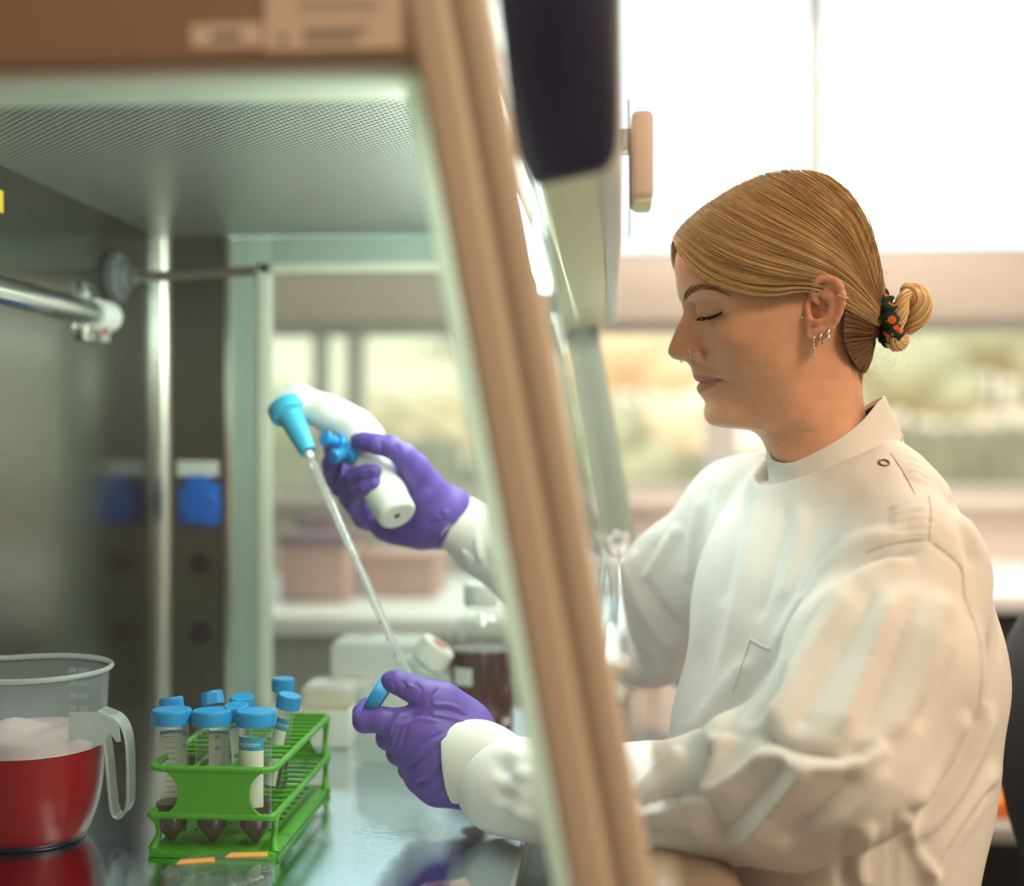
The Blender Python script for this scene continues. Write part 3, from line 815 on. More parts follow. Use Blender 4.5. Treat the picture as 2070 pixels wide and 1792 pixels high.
prism('hood_top', ring([(1000, -60), (1250, -60), (1250, -50), (1000, -50)], Y0 + .016), Y0 + .015, FY, M['white'], CAB)
# small beige box on the fascia with its cable
Yb = 0.98
ba, bb = P(1276, 398, Yb), P(1322, 219, Yb)
fb = box('control_box', (ba[0], Yb, ba[2]), (bb[0], Yb + .07, bb[2]), M['pinkbeige'], CAB, .005, 3)
box('control_box_foot', (ba[0] + .002, Yb + .004, ba[2] - .004), (bb[0] - .001, Yb + .05, ba[2] + .018), M['cream'], fb, .003)
box('control_box_bracket', (P(1250, 0, Yb)[0] - .012, Yb + .02, PZ(290, Yb)), (ba[0] + .002, Yb + .05, PZ(250, Yb)), M['chrome'], fb, .002)
tube('cable', [P(1271, 200, Yb - .004), P(1272, 300, Yb - .004), P(1273, 420, Yb - .004), P(1272, 480, Yb - .004)], .0009, M['black'], fb, 6)
# air grille at the front of the work surface
gx0, gx1 = -0.078, -0.034
box('grille_trough', (gx0, NY1 + .02, WS - .06), (0.0, FY, WS - .028), M['black'], CAB)
n = 110; me = None
for k in range(n):
    y = 0.86 + k * 0.0066
    if me is None:
        o = tube('slat', [(gx0 - .001, y, WS - .001), (gx0 + .008, y, WS + .002), (gx0 + .02, y, WS + .0035), (gx1 - .006, y, WS + .002), (gx1 + .004, y, WS - .003)], .0019, M['satin'], CAB, 6); me = o.data
    else:
        o = bpy.data.objects.new('slat', me); link(o, CAB)
box('grille_lip', (gx0 - .003, NY1 + .02, WS - .03), (gx0 + .001, FY, WS + .0005), M['satin'], CAB)
prism('front_lip', [(gx1, WS - .03), (gx1, WS - .002), (gx1 + .012, WS + .004), (gx1 + .03, WS + .004), (0.006, WS - .012), (0.006, WS - .03)], NY1 + .02, FY, M['satin'], CAB, .002)
# rounded armrest in front of the opening
arm = [(0.012, .86), (0.012, .935), (0.02, .950), (0.035, .957), (0.075, .957), (0.09, .950), (0.098, .935), (0.098, .86)]
prism('armrest', arm, 0.86, FY, pmat('brown_grey_armrest', srgb(150, 128, 108), 0.4, noise=0.05), CAB, .004)
# hull below
bm = bmesh.new()
add_box(bm, (XB, NY0 + .005, .70), (0.02, FY + .03, WS - .065)); add_box(bm, (XB, NY0 + .005, 0), (XB + .06, NY0 + .06, .70))
add_box(bm, (-.05, NY0 + .005, 0), (0.01, NY0 + .06, .70)); add_box(bm, (XB, FY - .03, 0), (XB + .06, FY + .03, .70)); add_box(bm, (-.05, FY - .03, 0), (.01, FY + .03, .70))
bm_obj('base_and_stand', bm, M['beige'], CAB)
box('top_housing', (XB, NY0 + .03, CE + .14), (XF(CE + .14) - .01, FY + .02, 1.9), M['beige'], CAB)
box('chamber_plenum', (BX - .02, NY1, CE + .013), (XF(CE) - .03, FY + .02, CE + .14), M['white'], CAB)
# ================================================================== things on the work surface
def text_vf(s, size, bold=0.0):
    c = bpy.data.curves.new('txt', 'FONT'); c.body = s; c.size = size; c.align_x = 'CENTER'; c.align_y = 'CENTER'
    c.resolution_u = 2; c.offset = bold
    o = bpy.data.objects.new('txt', c); COL.objects.link(o)
    dg = bpy.context.evaluated_depsgraph_get()
    me = bpy.data.meshes.new_from_object(o.evaluated_get(dg))
    V = np.array([v.co[:] for v in me.vertices]) if len(me.vertices) else np.zeros((0, 3))
    F = [tuple(p.vertices) for p in me.polygons]
    bpy.data.objects.remove(o, do_unlink=True); bpy.data.meshes.remove(me)
    return V, F
def wrap(V, r, ang0, h0):
    """flat (x,y) -> cylinder about z, centred on angle ang0 at height h0; x to the right as seen from outside"""
    a = ang0 + V[:, 0] / r
    return np.stack([r * np.cos(a), r * np.sin(a), h0 + V[:, 1]], 1)
def patch(r, a0, a1, h0, h1, n=8):
    V = []; F = []
    for k in range(n + 1):
        a = a0 + (a1 - a0) * k / n
        V += [(r * math.cos(a), r * math.sin(a), h0), (r * math.cos(a), r * math.sin(a), h1)]
    for k in range(n): F.append((2 * k, 2 * k + 2, 2 * k + 3, 2 * k + 1))
    return V, F
def local(name, V, F, mat, parent, smooth=True, sharp=40):
    """child whose vertices are already in the parent's own space"""
    me = bpy.data.meshes.new(name); me.from_pydata([tuple(map(float, v)) for v in V], [], F); me.validate(); me.update()
    if smooth:
        me.polygons.foreach_set('use_smooth', [True] * len(me.polygons)); me.set_sharp_from_angle(angle=math.radians(sharp))
    me.materials.append(mat)
    o = bpy.data.objects.new(name, me); COL.objects.link(o); o.parent = parent
    return o
def lathe_local(name, prof, mat, parent, n=36, origin=(0, 0, 0), axis=(0, 0, 1), sharp=40):
    V, F = lathe_vf(prof, origin, axis, n); return local(name, V, F, mat, parent, True, sharp)
def cap_local(parent, r, h, z, name='cap', ribs=60):
    """screw cap with a ribbed skirt; its top at z + h"""
    V = []; F = []; n = ribs * 2
    prof = [(r * 0.985, 0, 0), (r, .0006, 1), (r, h * 0.80, 1), (r * 0.985, h * 0.86, 0), (r * 0.95, h * .97, 0), (r * 0.90, h, 0), (r * 0.80, h * 0.985, 0), (r * .2, h * .985, 0), (r * .10, h, 0), (0, h, 0)]
    for rr, hh, rib in prof:
        for k in range(n):
            a = 2 * math.pi * k / n; q = rr - (0.00035 if rib and k % 2 else 0)
            V.append((q * math.cos(a), q * math.sin(a), z + hh))
    for i in range(len(prof) - 1):
        for k in range(n): F.append((i * n + k, i * n + (k + 1) % n, (i + 1) * n + (k + 1) % n, (i + 1) * n + k))
    return local(name, V, F, M['cap_blue'], parent, True, 30)
def tube_thing(big, tip, axis, spin, fill, label, cap=True, loc_group='capped sample tubes in the green rack'):
    """conical centrifuge tube standing on its tip; spin = direction the printed side faces"""
    t = thing('centrifuge_tube', tip, label, 'tube', loc_group)
    d = Vector(axis).normalized()
    t.rotation_mode = 'QUATERNION'
    t.rotation_quaternion = d.to_track_quat('Z', 'Y') @ Matrix.Rotation(0, 3, 'Z').to_quaternion()
    bpy.context.view_layer.update()
    if big: R, H, CH, r0, CR, CAPH = .0142, .112, .0155, .003, .0172, .0125
    else: R, H, CH, r0, CR, CAPH = .0077, .116, .022, .0022, .0108, .0125
    prof = [(0, 0), (r0, 0), (R, CH), (R, H)]
    body = lathe_local('tube_body', round_profile(prof, .0012), M['tube_clear'], t)
    lathe_local('tube_rim', [(R, H - .004), (R + .0012, H - .0035), (R + .0012, H - .001), (R - .0012, H - .0005), (R - .0012, H - .004)], M['tube_clear'], body)
    q = R - .0011
    zf = fill
    lathe_local('liquid', [(0, .0012), (r0 * .8, .0012), (q, CH), (q, zf), (q - .0005, zf + .0004), (0, zf)], M['wine'], t)
    q2 = R + .00012
    # graduations on one side, blue strip and writing field on the other
    inv = t.rotation_quaternion.inverted()
    sd = inv @ Vector(spin)
    a = math.atan2(sd.y, sd.x)
    parts = []
    ng = 18 if big else 24
    for k in range(ng):
        h = .022 + k * (H - .032) / (ng - 1)
        w = (.010 if k % 2 else .0065) if big else (.006 if k % 2 else .004)
        parts.append(patch(q2, a - w / R * 0.5, a + w / R * 0.5, h, h + .00035, 5))
    if big:
        for k, s in enumerate(('40', '45', '50ml')):
            TV, TF = text_vf(s, .0048)
            parts.append(([tuple(p) for p in wrap(TV, q2, a + .95, .083 + k * .0095)], TF))
    V, F = joinvf(parts); local('graduations', V, F, M['ink'], body, False)
    b = a + math.pi * 0.98
    pw = 0.92 if big else 0.85
    V, F = patch(q2, b - pw, b + pw, .034, H - .022, 10); local('writing_field', V, F, M['label_white'], body)
    V, F = patch(q2 + .00005, b - pw, b + pw, H - .030, H - .019, 10); st = local('blue_strip', V, F, M['label_blue'], body)
    TV, TF = text_vf('appleton', .0058 if big else .0046)
    V = wrap(TV, q2 + .0002, b, H - .0245); local('printed_word', V, TF, M['label_white'], body, False)
    if cap: cap_local(t, CR, CAPH, H - .0105)
    return t
# green rack
RY_0, RY_1 = 1.058, 1.276
rx0, rx1 = PX(300, RY_0), PX(553, RY_0)
rz = WS
rack = thing('tube_rack', ((rx0 + rx1) / 2, (RY_0 + RY_1) / 2, WS), 'bright green plastic tube rack holding blue capped tubes', 'rack')
zM, zTp = PZ(1652, RY_0, 430), PZ(1557, RY_0, 430)
def hole_plate(bm, x0, x1, y0, y1, z0, z1, cols, rows, frac, skip=lambda i, j: False):
    dx, dy = (x1 - x0) / cols, (y1 - y0) / rows
    def ringv(cx, cy, hx, hy, z, r):
        n = 16; sq = []; ci = []
        for k in range(n):
            a = 2 * math.pi * k / n + math.pi / 4
            c, s = math.cos(a), math.sin(a); m = max(abs(c), abs(s))
            sq.append(bm.verts.new((cx + c / m * hx, cy + s / m * hy, z))); ci.append(bm.verts.new((cx + c * r, cy + s * r, z)))
        return sq, ci
    for i in range(cols):
        for j in range(rows):
            cx, cy = x0 + dx * (i + .5), y0 + dy * (j + .5); r = frac * min(dx, dy) / 2
            if skip(i, j): r *= 0.02
            s0, c0 = ringv(cx, cy, dx / 2, dy / 2, z0, r); s1, c1 = ringv(cx, cy, dx / 2, dy / 2, z1, r)
            n = 16
            for k in range(n):
                k2 = (k + 1) % n
                bm.faces.new((s1[k], s1[k2], c1[k2], c1[k])); bm.faces.new((s0[k2], s0[k], c0[k], c0[k2])); bm.faces.new((c1[k], c1[k2], c0[k2], c0[k]))
    b = bm
    for (ax, ay, bx, by) in ((x0, y0, x1, y0), (x1, y0, x1, y1), (x1, y1, x0, y1), (x0, y1, x0, y0)):
        b.faces.new([b.verts.new(p) for p in ((ax, ay, z0), (bx, by, z0), (bx, by, z1), (ax, ay, z1))])
bm = bmesh.new()
hole_plate(bm, rx0 + .012, rx1 - .012, RY_0 + .055, RY_1 - .008, rz + .001, rz + .006, 4, 9, .55)
add_box(bm, (rx0, RY_0, rz), (rx1, RY_0 + .0555, rz + .006), .0012); add_box(bm, (rx0, RY_1 - .0085, rz), (rx1, RY_1, rz + .006), .0012)
add_box(bm, (rx0, RY_0 + .05, rz), (rx0 + .0125, RY_1 - .005, rz + .006), .0012); add_box(bm, (rx1 - .0125, RY_0 + .05, rz), (rx1, RY_1 - .005, rz + .006), .0012)
bm_obj('rack_base', bm, M['green'], rack, True, 35)
def rail_loop(z, x0, x1, y0, y1, r, cr):
    pts = []
    for cx, cy, a0 in ((x1 - cr, y1 - cr, 0), (x0 + cr, y1 - cr, 90), (x0 + cr, y0 + cr, 180), (x1 - cr, y0 + cr, 270)):
        for k in range(6): a = math.radians(a0 + 90 * k / 5); pts.append((cx + cr * math.cos(a), cy + cr * math.sin(a), z))
    return pts
for nm, z, cr in (('middle_tier', zM, .004), ('top_tier', zTp, .010)):
    V, F = tube_vf(rail_loop(z, rx0 + .001, rx1 - .001, RY_0 + .001, RY_1 - .001, .0028, cr), .0030, 8, True)
    tier = mobj(nm, V, F, M['green'], rack)
    ys = np.linspace(RY_0 + .052, RY_1 - .016, 10)
    for y in ys:
        tube('tier_bar', [(rx0 + .002, y, z - .0005), (rx1 - .004, y, z - .0005)], .0019, M['green'], tier, 8)
    for xx in (rx0 + .0355, rx0 + .068):
        tube('tier_bar', [(xx, RY_0 + .002, z - .001), (xx, RY_1 - .002, z - .001)], .0017, M['green'], tier, 8)
# curved end plates between the tiers
def end_plate(y, y2):
    xm, hw = (rx0 + rx1) / 2 + .001, (rx1 - rx0) / 2
    zl, zh = zM - .002, zTp + .001
    pts = []
    for k in range(13):
        t = k / 12; w = 0.60 * hw + 0.30 * hw * (abs(2 * t - 1)**2.6); pts.append((xm + w, zl + (zh - zl) * t))
    for k in range(12, -1, -1):
        t = k / 12; w = 0.55 * hw + 0.30 * hw * (abs(2 * t - 1)**2.6); pts.append((xm - w, zl + (zh - zl) * t))
    return prism('end_plate', pts, y, y2, M['green'], rack, .0006, 1)
end_plate(RY_0 - .0005, RY_0 + .0025); end_plate(RY_1 - .0025, RY_1 + .0005)
# bowed legs
for (x, y, sx) in ((rx1, RY_0 + .012, -1), (rx1, RY_1 - .012, -1), (rx0, RY_0 + .012, 1), (rx0, RY_1 - .012, 1)):
    for za, zb in ((rz + .004, zM), (zM, zTp) if y > 1.2 or True else (0, 0)):
        if za > rz + .02 and y < 1.2: continue
        pts = catmull([(x + sx * .001, y - .004, za), (x + sx * .0035, y + .004, za + (zb - za) * .35), (x + sx * .0025, y + .002, za + (zb - za) * .7), (x + sx * .001, y - .006, zb)], 5)
        rr = np.linspace(0, 1, len(pts)); tube('rack_leg', pts, .0026 + .0022 * np.abs(2 * rr - 1)**2, M['green'], rack, 8)
# big tubes in the front row
toward = P(1100, 900, 0.0)
def stand(pxtip, Y, z=rz + .0062): return np.array((PX(pxtip, Y), Y, z))
rowY = 1.083
def ax(pt, pxc, pyc, Yc): return P(pxc, pyc, Yc) - np.asarray(pt)
for px, capx, cap_y, spin, fz, nm in ((347, 347, 1470, (0.25, -1, 0), .034, 'leftmost'), (430, 429, 1471, (-0.35, -1, 0), .036, 'middle'), (516, 517, 1470, (0.1, 1, 0), .038, 'rightmost')):
    tp = stand(px, rowY)
    tube_thing(True, tp, ax(tp, capx, cap_y, rowY + .002), spin, fz, 'large blue capped conical tube, %s of the three in the front of the green rack' % nm)
small = [((372, 1.110), (350, 1459, 1.125), (0.3, -1, 0), .036, 'small blue capped tube leaning left behind the leftmost large tube'),
         ((470, 1.150), (434, 1449, 1.175), (0.6, -1, 0), .040, 'small blue capped tube tilted behind the middle large tube'),
         ((503, 1.152), (491, 1453, 1.136), (1, -.6, 0), .040, 'small blue capped tube leaning toward the camera, behind the middle and rightmost large tubes'),
         ((500, 1.118), (482, 1476, 1.101), (1, -.4, 0), .036, 'small blue capped tube half hidden between the middle and rightmost large tubes'),
         ((566, 1.215), (571, 1438, 1.215), (0.5, -1, 0), .045, 'small blue capped upright tube farthest right and back in the green rack'),
         ((537, 1.155), (575, 1463, 1.150), (0.2, 1, 0), .060, 'small blue capped tube leaning right over the rail of the green rack')]
for (tx, tY), (cx, cyy, cY), spin, fz, lab in small:
    tp = stand(tx, tY); tube_thing(False, tp, ax(tp, cx, cyy, cY), spin, fz, lab)
# measuring jug with red liquid and foam
jY = 1.105; jc = np.array((PX(66, jY), jY, WS))
jug = thing('measuring_jug', jc, 'milky plastic measuring jug with red liquid and pink foam', 'jug')
def ringz(z, r, spout=0.0, n=64):
    out = []
    for k in range(n):
        a = 2 * math.pi * k / n
        s = max(0, math.cos(a - math.pi * 0.97))**10
        out.append((jc[0] + (r + spout * .028 * s) * math.cos(a), jc[1] + (r + spout * .028 * s) * math.sin(a), z + spout * .004 * s))
    return out
def loft(rings, closed=True):
    n = len(rings[0]); V = [p for r in rings for p in r]; F = []
    for i in range(len(rings) - 1):
        for k in range(n if closed else n - 1): F.append((i * n + k, i * n + (k + 1) % n, (i + 1) * n + (k + 1) % n, (i + 1) * n + k))
    return V, F
H = .150
prof = [(.0470, .003), (.0505, .010), (.0560, .025), (.0600, .045), (.0618, .070), (.0630, .100), (.0645, .135), (.0652, H - .004)]
prof = [tuple(q) for q in catmull(prof, 4)]
V, F = loft([ringz(WS + h, r, max(0, (h - .10) / .05)) for r, h in prof]); jw = mobj('jug_wall', V, F, M['jug'], jug)
jw.data.materials.append(M['jug_wet'])
for p_ in jw.data.polygons:
    if p_.center.z < WS + .083: p_.material_index = 1
V, F = tube_vf(ringz(WS + H, .0672, 1.0), .0024, 8, True); mobj('jug_rim', V, F, M['jug_thick'], jug)
V, F = loft([ringz(WS + .0005, .0455), ringz(WS + .0045, .0470), ringz(WS + .0048, .0440), ringz(WS + .0005, .0420)]); mobj('jug_foot', V, F, pmat('dark_blue_foot', (0.006, 0.008, 0.03), 0.3), jug)
hl = .082
inner = [(r - .0016, h) for r, h in prof if h < hl]
inner = [(0.0, inner[0][1] + .001)] + inner + [(inner[-1][0], hl), (0, hl)]
lathe('red_liquid', inner, M['red_liquid'], jug, jc, n=64, sharp=50)
V = []; F = []
nr, na = 12, 48
for i in range(nr + 1):
    for k in range(na):
        a = 2 * math.pi * k / na; rr = (.0606) * i / nr
        x, y = rr * math.cos(a), rr * math.sin(a)
        bump = .016 * math.exp(-(((x + .012) / .024)**2 + ((y + .016) / .03)**2)) + .0012 * math.sin(90 * x + 3) * math.sin(110 * y)
        V.append((jc[0] + x, jc[1] + y, WS + hl + .012 + bump * (1 if i < nr else .4)))
for i in range(nr):
    for k in range(na): F.append((i * na + k, (i + 1) * na + k, (i + 1) * na + (k + 1) % na, i * na + (k + 1) % na))
o = len(V)
for k in range(na):
    a = 2 * math.pi * k / na; V.append((jc[0] + .0606 * math.cos(a), jc[1] + .0606 * math.sin(a), WS + hl + .0005))
for k in range(na): F.append((nr * na + k, o + k, o + (k + 1) % na, nr * na + (k + 1) % na))
mobj('foam', V, F, M['foam'], jug)
# jug handle: flat plate from the rim and a U-shaped strap
hx = lambda px, py, Y=jY - .01: P(px, py, Y)
for dy in (-.012, .008):
    pts = catmull([hx(205, 1442, jY + dy), hx(232, 1452, jY + dy), hx(250, 1480, jY + dy), hx(257, 1530, jY + dy), hx(257, 1620, jY + dy), hx(250, 1645, jY + dy), hx(238, 1655, jY + dy), hx(226, 1645, jY + dy), hx(220, 1600, jY + dy), hx(214, 1530, jY + dy), hx(205, 1475, jY + dy)], 5)
    tube('handle_edge', pts, .0013, M['jug_thick'], jug, 6)
def strip(name, outline, y0, y1, mat, parent):
    V = []; F = []
    for p in outline: V += [(p[0], y0, p[1]), (p[0], y1, p[1])]
    for k in range(len(outline) - 1): F.append((2 * k, 2 * k + 1, 2 * k + 3, 2 * k + 2))
    return mobj(name, V, F, mat, parent)
hp = catmull([hx(198, 1437)[[0, 2]], hx(232, 1452)[[0, 2]], hx(250, 1480)[[0, 2]], hx(257, 1530)[[0, 2]], hx(257, 1620)[[0, 2]], hx(250, 1645)[[0, 2]], hx(238, 1655)[[0, 2]], hx(226, 1645)[[0, 2]], hx(220, 1600)[[0, 2]], hx(213, 1530)[[0, 2]], hx(205, 1475)[[0, 2]]], 5)
strip('handle_strap', hp, jY - .013, jY + .009, M['jug_thick'], jug)
pl = ring([(140, 1440), (205, 1440), (240, 1460), (244, 1500), (236, 1500), (222, 1480), (204, 1508), (160, 1492), (140, 1500)], jY - .04)
prism('handle_plate', [tuple(p) for p in pl], jY - .041, jY - .0395, M['jug_thick'], jug)
# embossed marks on the jug
parts = []
for k, s in enumerate(('1000 ML', '900 ML', '800 ML', '700 ML')):
    TV, TF = text_vf(s, .0075, .0002)
    hh = .137 - k * .0118; rr = np.interp(hh, [h for r, h in prof], [r for r, h in prof]) + .0003
    w = wrap(TV, rr, -math.pi * .52 - .25, WS + hh - jc[2]); parts.append(([(p[0] + jc[0], p[1] + jc[1], p[2] + jc[2]) for p in w], TF))
    TV2 = TV.copy(); w = wrap(TV2, rr, math.pi * .42, WS + hh - jc[2]); parts.append(([(p[0] + jc[0], p[1] + jc[1], p[2] + jc[2]) for p in w], TF))
V, F = joinvf(parts); mobj('embossed_marks', V, F, M['jug_thick'], jug, False)
# petri dish with orange tape, cut by the frame at the bottom
dYc = 0.985; dcn = np.array((PX(442, dYc), dYc, WS))
dish = thing('petri_dish', dcn, 'clear lidded dish with two orange tape pieces in front of the green rack', 'dish')
lathe('dish_base', round_profile([(0, .001), (.041, .001), (.041, .012), (.0398, .012), (.0398, .002), (0, .002)], .001), M['clear'], dish, dcn, n=56)
lathe('dish_lid', round_profile([(.0432, .006), (.0432, .0165), (.0415, .0175), (0, .0178)], .0015), M['clear'], dish, dcn, n=56)
def tape(cx, cy, ang, L_, W_):
    c, s = math.cos(ang), math.sin(ang); V = []
    for u, v in ((-1, -1), (1, -.8), (.9, 1), (-.8, .9)):
        V.append((dcn[0] + cx + u * L_ * c - v * W_ * s, dcn[1] + cy + u * L_ * s + v * W_ * c, WS + .0184))
    mobj('tape', V + [(p[0], p[1], p[2] + .0003) for p in V], [(3, 2, 1, 0), (4, 5, 6, 7), (0, 1, 5, 4), (1, 2, 6, 5), (2, 3, 7, 6), (3, 0, 4, 7)], M['orange_tape'], dish, False)
tape(.014, .030, .15, .017, .006); tape(-.022, .012, .25, .015, .006)
# second small dish with red liquid, just reaching the frame
d2 = np.array((PX(905, .975), .962, WS))
dd = thing('petri_dish', d2, 'small clear dish of red liquid at the bottom edge, below the gloved hand', 'dish')
lathe('dish_base', round_profile([(0, .001), (.024, .001), (.024, .012), (.0232, .012), (.0232, .002), (0, .002)], .001), M['clear'], dd, d2, n=40)
lathe('dish_liquid', [(0, .002), (.0230, .002), (.0230, .007), (0, .007)], M['red_liquid'], dd, d2, n=40)
ga = prism('dish_tab', ring([(905, 1800), (912, 1783), (940, 1776), (950, 1790), (950, 1800)], .978), .978, .9795, M['jug_thick'], dd)
# culture flask standing upright, neck tilted, white cap
fY = 1.395; fz = WS
flask = thing('culture_flask', P(800, 1560, fY) * [1, 1, 0] + [0, 0, WS], 'clear square culture flask with tilted white screw cap behind the gloved hand', 'flask')
fo = ring([(722, 1552), (722, 1400), (735, 1385), (800, 1338), (822, 1322), (905, 1362), (912, 1385), (912, 1552)], fY)
fo = [(x, max(z, WS + .001)) for x, z in fo]
prism('flask_body', fo, fY - .016, fY + .016, M['flask_clear'], flask, .006, 3)
fl = [(x * .97 + np.mean([p[0] for p in fo]) * .03, min(z, WS + .035)) for x, z in fo if True]
x0f, x1f = fl[0][0], fl[-1][0]
box('flask_liquid', (x0f + .002, fY - .014, WS + .003), (x1f - .002, fY + .014, WS + .030), clear_mat('flask_fluid', (.90, .93, .92), haze=.08, haze_col=(.8, .8, .76), rough=.02, ior=1.33), flask, .004)
n0, n1 = P(852, 1352, fY), P(882, 1312, fY)
dn = (n1 - n0) / np.linalg.norm(n1 - n0)
lathe('flask_neck', [(.016, -.012), (.0150, .0), (.0148, .018), (.0185, .018), (.0185, .0215), (.0148, .0215), (.0148, .03)], M['flask_clear'], flask, n0 - dn * .012, dn, 32)
V, F = tube_vf([P(800, 1335, fY - .004), P(830, 1345, fY - .016), P(880, 1372, fY - .018), P(905, 1395, fY - .01)], .0032, 10)
mobj('flask_collar', V, F, M['clear'], flask)
cp = lathe('flask_cap', round_profile([(0, 0), (.0205, 0), (.0205, .022), (.0185, .0235), (0, .0235)], .002), M['ctl_white'], flask, n0 + dn * .010, dn, 40)
lathe('cap_print', [(0, .0238), (.009, .0238), (.009, .0242), (0, .0242)], M['red_ink'], cp, n0 + dn * .010, dn, 20)
# white pipette tip boxes
def lidbox(pxa, pxb, pyt, Y, d, label, front=None):
    a, b = P(pxa, pyt, Y), P(pxb, pyt, Y)
    t = thing('tip_box', ((a[0] + b[0]) / 2, Y + d / 2, WS), label, 'box', 'white boxes at the back of the cabinet')
    zt_ = a[2]; zm_ = WS + (zt_ - WS) * .62
    box('box_base', (a[0], Y, WS), (b[0], Y + d, zm_), pmat('white_box_plastic', srgb(232, 230, 222), .4, noise=.03), t, .004)
    box('box_lid', (a[0] - .001, Y - .001, zm_ + .0008), (b[0] + .001, Y + d + .001, zt_), clear_mat('frosted_lid', (.9, .9, .9), haze=.7, haze_col=(.86, .87, .86), rough=.2), t, .007, 3)
    if front: box('tip_rack', (a[0] + .004, Y + .004, zm_ - .004), (b[0] - .004, Y + d - .004, zm_ + .004), front, t)
    return t
tw = pmat('yellow_tips', srgb(226, 190, 104), .5, noise=.1)
lidbox(668, 850, 1300, 1.53, .085, 'tall white tip box with frosted lid left of the culture flask')
lidbox(608, 706, 1388, 1.45, .070, 'low white tip box with yellow tips nearest the steel side strip', tw)
# bottle of dark red medium
bY = 1.50; bc = np.array((PX(972, bY), bY, WS))
bot = thing('medium_bottle', bc, 'glass bottle of dark red medium with white marking patch beside the post', 'bottle')
lathe('bottle_glass', round_profile([(0, .001), (.040, .001), (.040, .118), (.030, .142), (.0165, .152), (.0165, .172)], .006), M['clear'], bot, bc, n=48)
lathe('medium', round_profile([(0, .003), (.0382, .003), (.0382, .110), (0, .110)], .004), M['wine2'], bot, bc, n=48)
lathe('bottle_cap', round_profile([(.0175, .160), (.0200, .160), (.0200, .184), (.0185, .186), (0, .186)], .002), M['ctl_white'], bot, bc, n=40)
V, F = patch(.0404, math.radians(228), math.radians(262), .072, .092, 8)
mobj('marking_patch', [(p[0] + bc[0], p[1] + bc[1], p[2] + bc[2]) for p in V], F, M['label_white'], bot)
# spilled drops on the worktop
for k, (px, py, rx_, ry_) in enumerate(((755, 1678, .016, .006), (770, 1697, .020, .008), (812, 1688, .018, .006), (832, 1684, .010, .007), (728, 1692, .006, .006))):
    Yd = .35 * 2600 / (py - 896); c = P(px, py, Yd)
    V = []; F = []; n = 20
    for i in range(5):
        q = i / 4
        for j in range(n):
            a = 2 * math.pi * j / n; w = 1 + .25 * math.sin(3 * a + k) + .15 * math.sin(5 * a + 2 * k)
            V.append((c[0] + rx_ * q * w * math.cos(a), c[1] + ry_ * q * w * math.sin(a), WS + .0002 + .0007 * (1 - q**3)))
    for i in range(4):
        for j in range(n): F.append((i * n + j, (i + 1) * n + j, (i + 1) * n + (j + 1) % n, i * n + (j + 1) % n))
    tag(mobj('liquid_drop', V, F, clear_mat('water_drop', (.95, .97, .98), rough=.01, ior=1.33)), ['thin spill streak on the worktop, farthest back', 'broad flat spill puddle on the worktop, largest of the spills', 'rippled spill puddle on the worktop right of the largest', 'small bright spill drop on the worktop, rightmost of the spills', 'tiny spill drop on the worktop, leftmost of the spills'][k], 'drop', 'spilled drops on the worktop')
# ================================================================== the person
HY = 1.185                                # mid plane of the head
PER = thing('person', (0.22, 1.19, 0.0), 'person in a white lab coat and purple gloves, blond hair in a bun, looking down', 'person')
def HW(px, py, W): return P(px, py, HY - W * 0.001)

# ---- head and neck: a cage of pixel stations (x, y, half width in mm), rows from crown to neck
LAT = {  # level: (c4, c5, c6, c7, c8, c9) with (x, W)
 362: [(1560, 12), (1575, 16), (1590, 16), (1600, 15), (1612, 10), (1622, 0)],
 385: [(1515, 28), (1550, 38), (1590, 42), (1630, 40), (1665, 28), (1690, 0)],
 420: [(1465, 38), (1520, 53), (1590, 60), (1650, 57), (1705, 40), (1738, 0)],
 470: [(1425, 47), (1490, 62), (1585, 70), (1660, 68), (1728, 47), (1766, 0)],
 520: [(1412, 52), (1480, 65), (1585, 73), (1670, 71), (1740, 49), (1780, 0)],
 575: [(1415, 52), (1480, 64), (1585, 72), (1675, 70), (1742, 48), (1782, 0)],
 620: [(1440, 48), (1492, 62.5), (1585, 71), (1675, 68), (1738, 46), (1776, 0)],
 660: [(1447, 49), (1495, 64), (1585, 70.5), (1675, 64), (1732, 43), (1768, 0)],
 700: [(1447, 47), (1498, 62), (1585, 69), (1672, 59), (1726, 38), (1757, 0)],
 735: [(1455, 42), (1505, 57), (1590, 66.5), (1668, 56), (1720, 37), (1748, 0)],
 770: [(1470, 37), (1515, 51), (1592, 63), (1660, 54), (1716, 37), (1744, 0)],
 810: [(1479, 35.5), (1525, 46), (1594, 58), (1656, 53), (1718, 39), (1746, 0)],
 850: [(1490, 34), (1540, 41), (1600, 52), (1660, 53), (1724, 42), (1752, 0)],
 872: [(1545, 30), (1580, 40), (1620, 49), (1668, 53), (1730, 44), (1760, 0)],
 900: [(1575, 33), (1600, 43), (1635, 51), (1680, 54), (1740, 46), (1772, 0)],
 940: [(1580, 36), (1605, 46), (1645, 54), (1695, 57), (1755, 48), (1790, 0)],
 1000: [(1614, 34), (1634, 42), (1668, 48), (1708, 50), (1752, 42), (1782, 0)],
 1050: [(1624, 34), (1644, 42), (1678, 48), (1714, 50), (1756, 42), (1786, 0)],
}
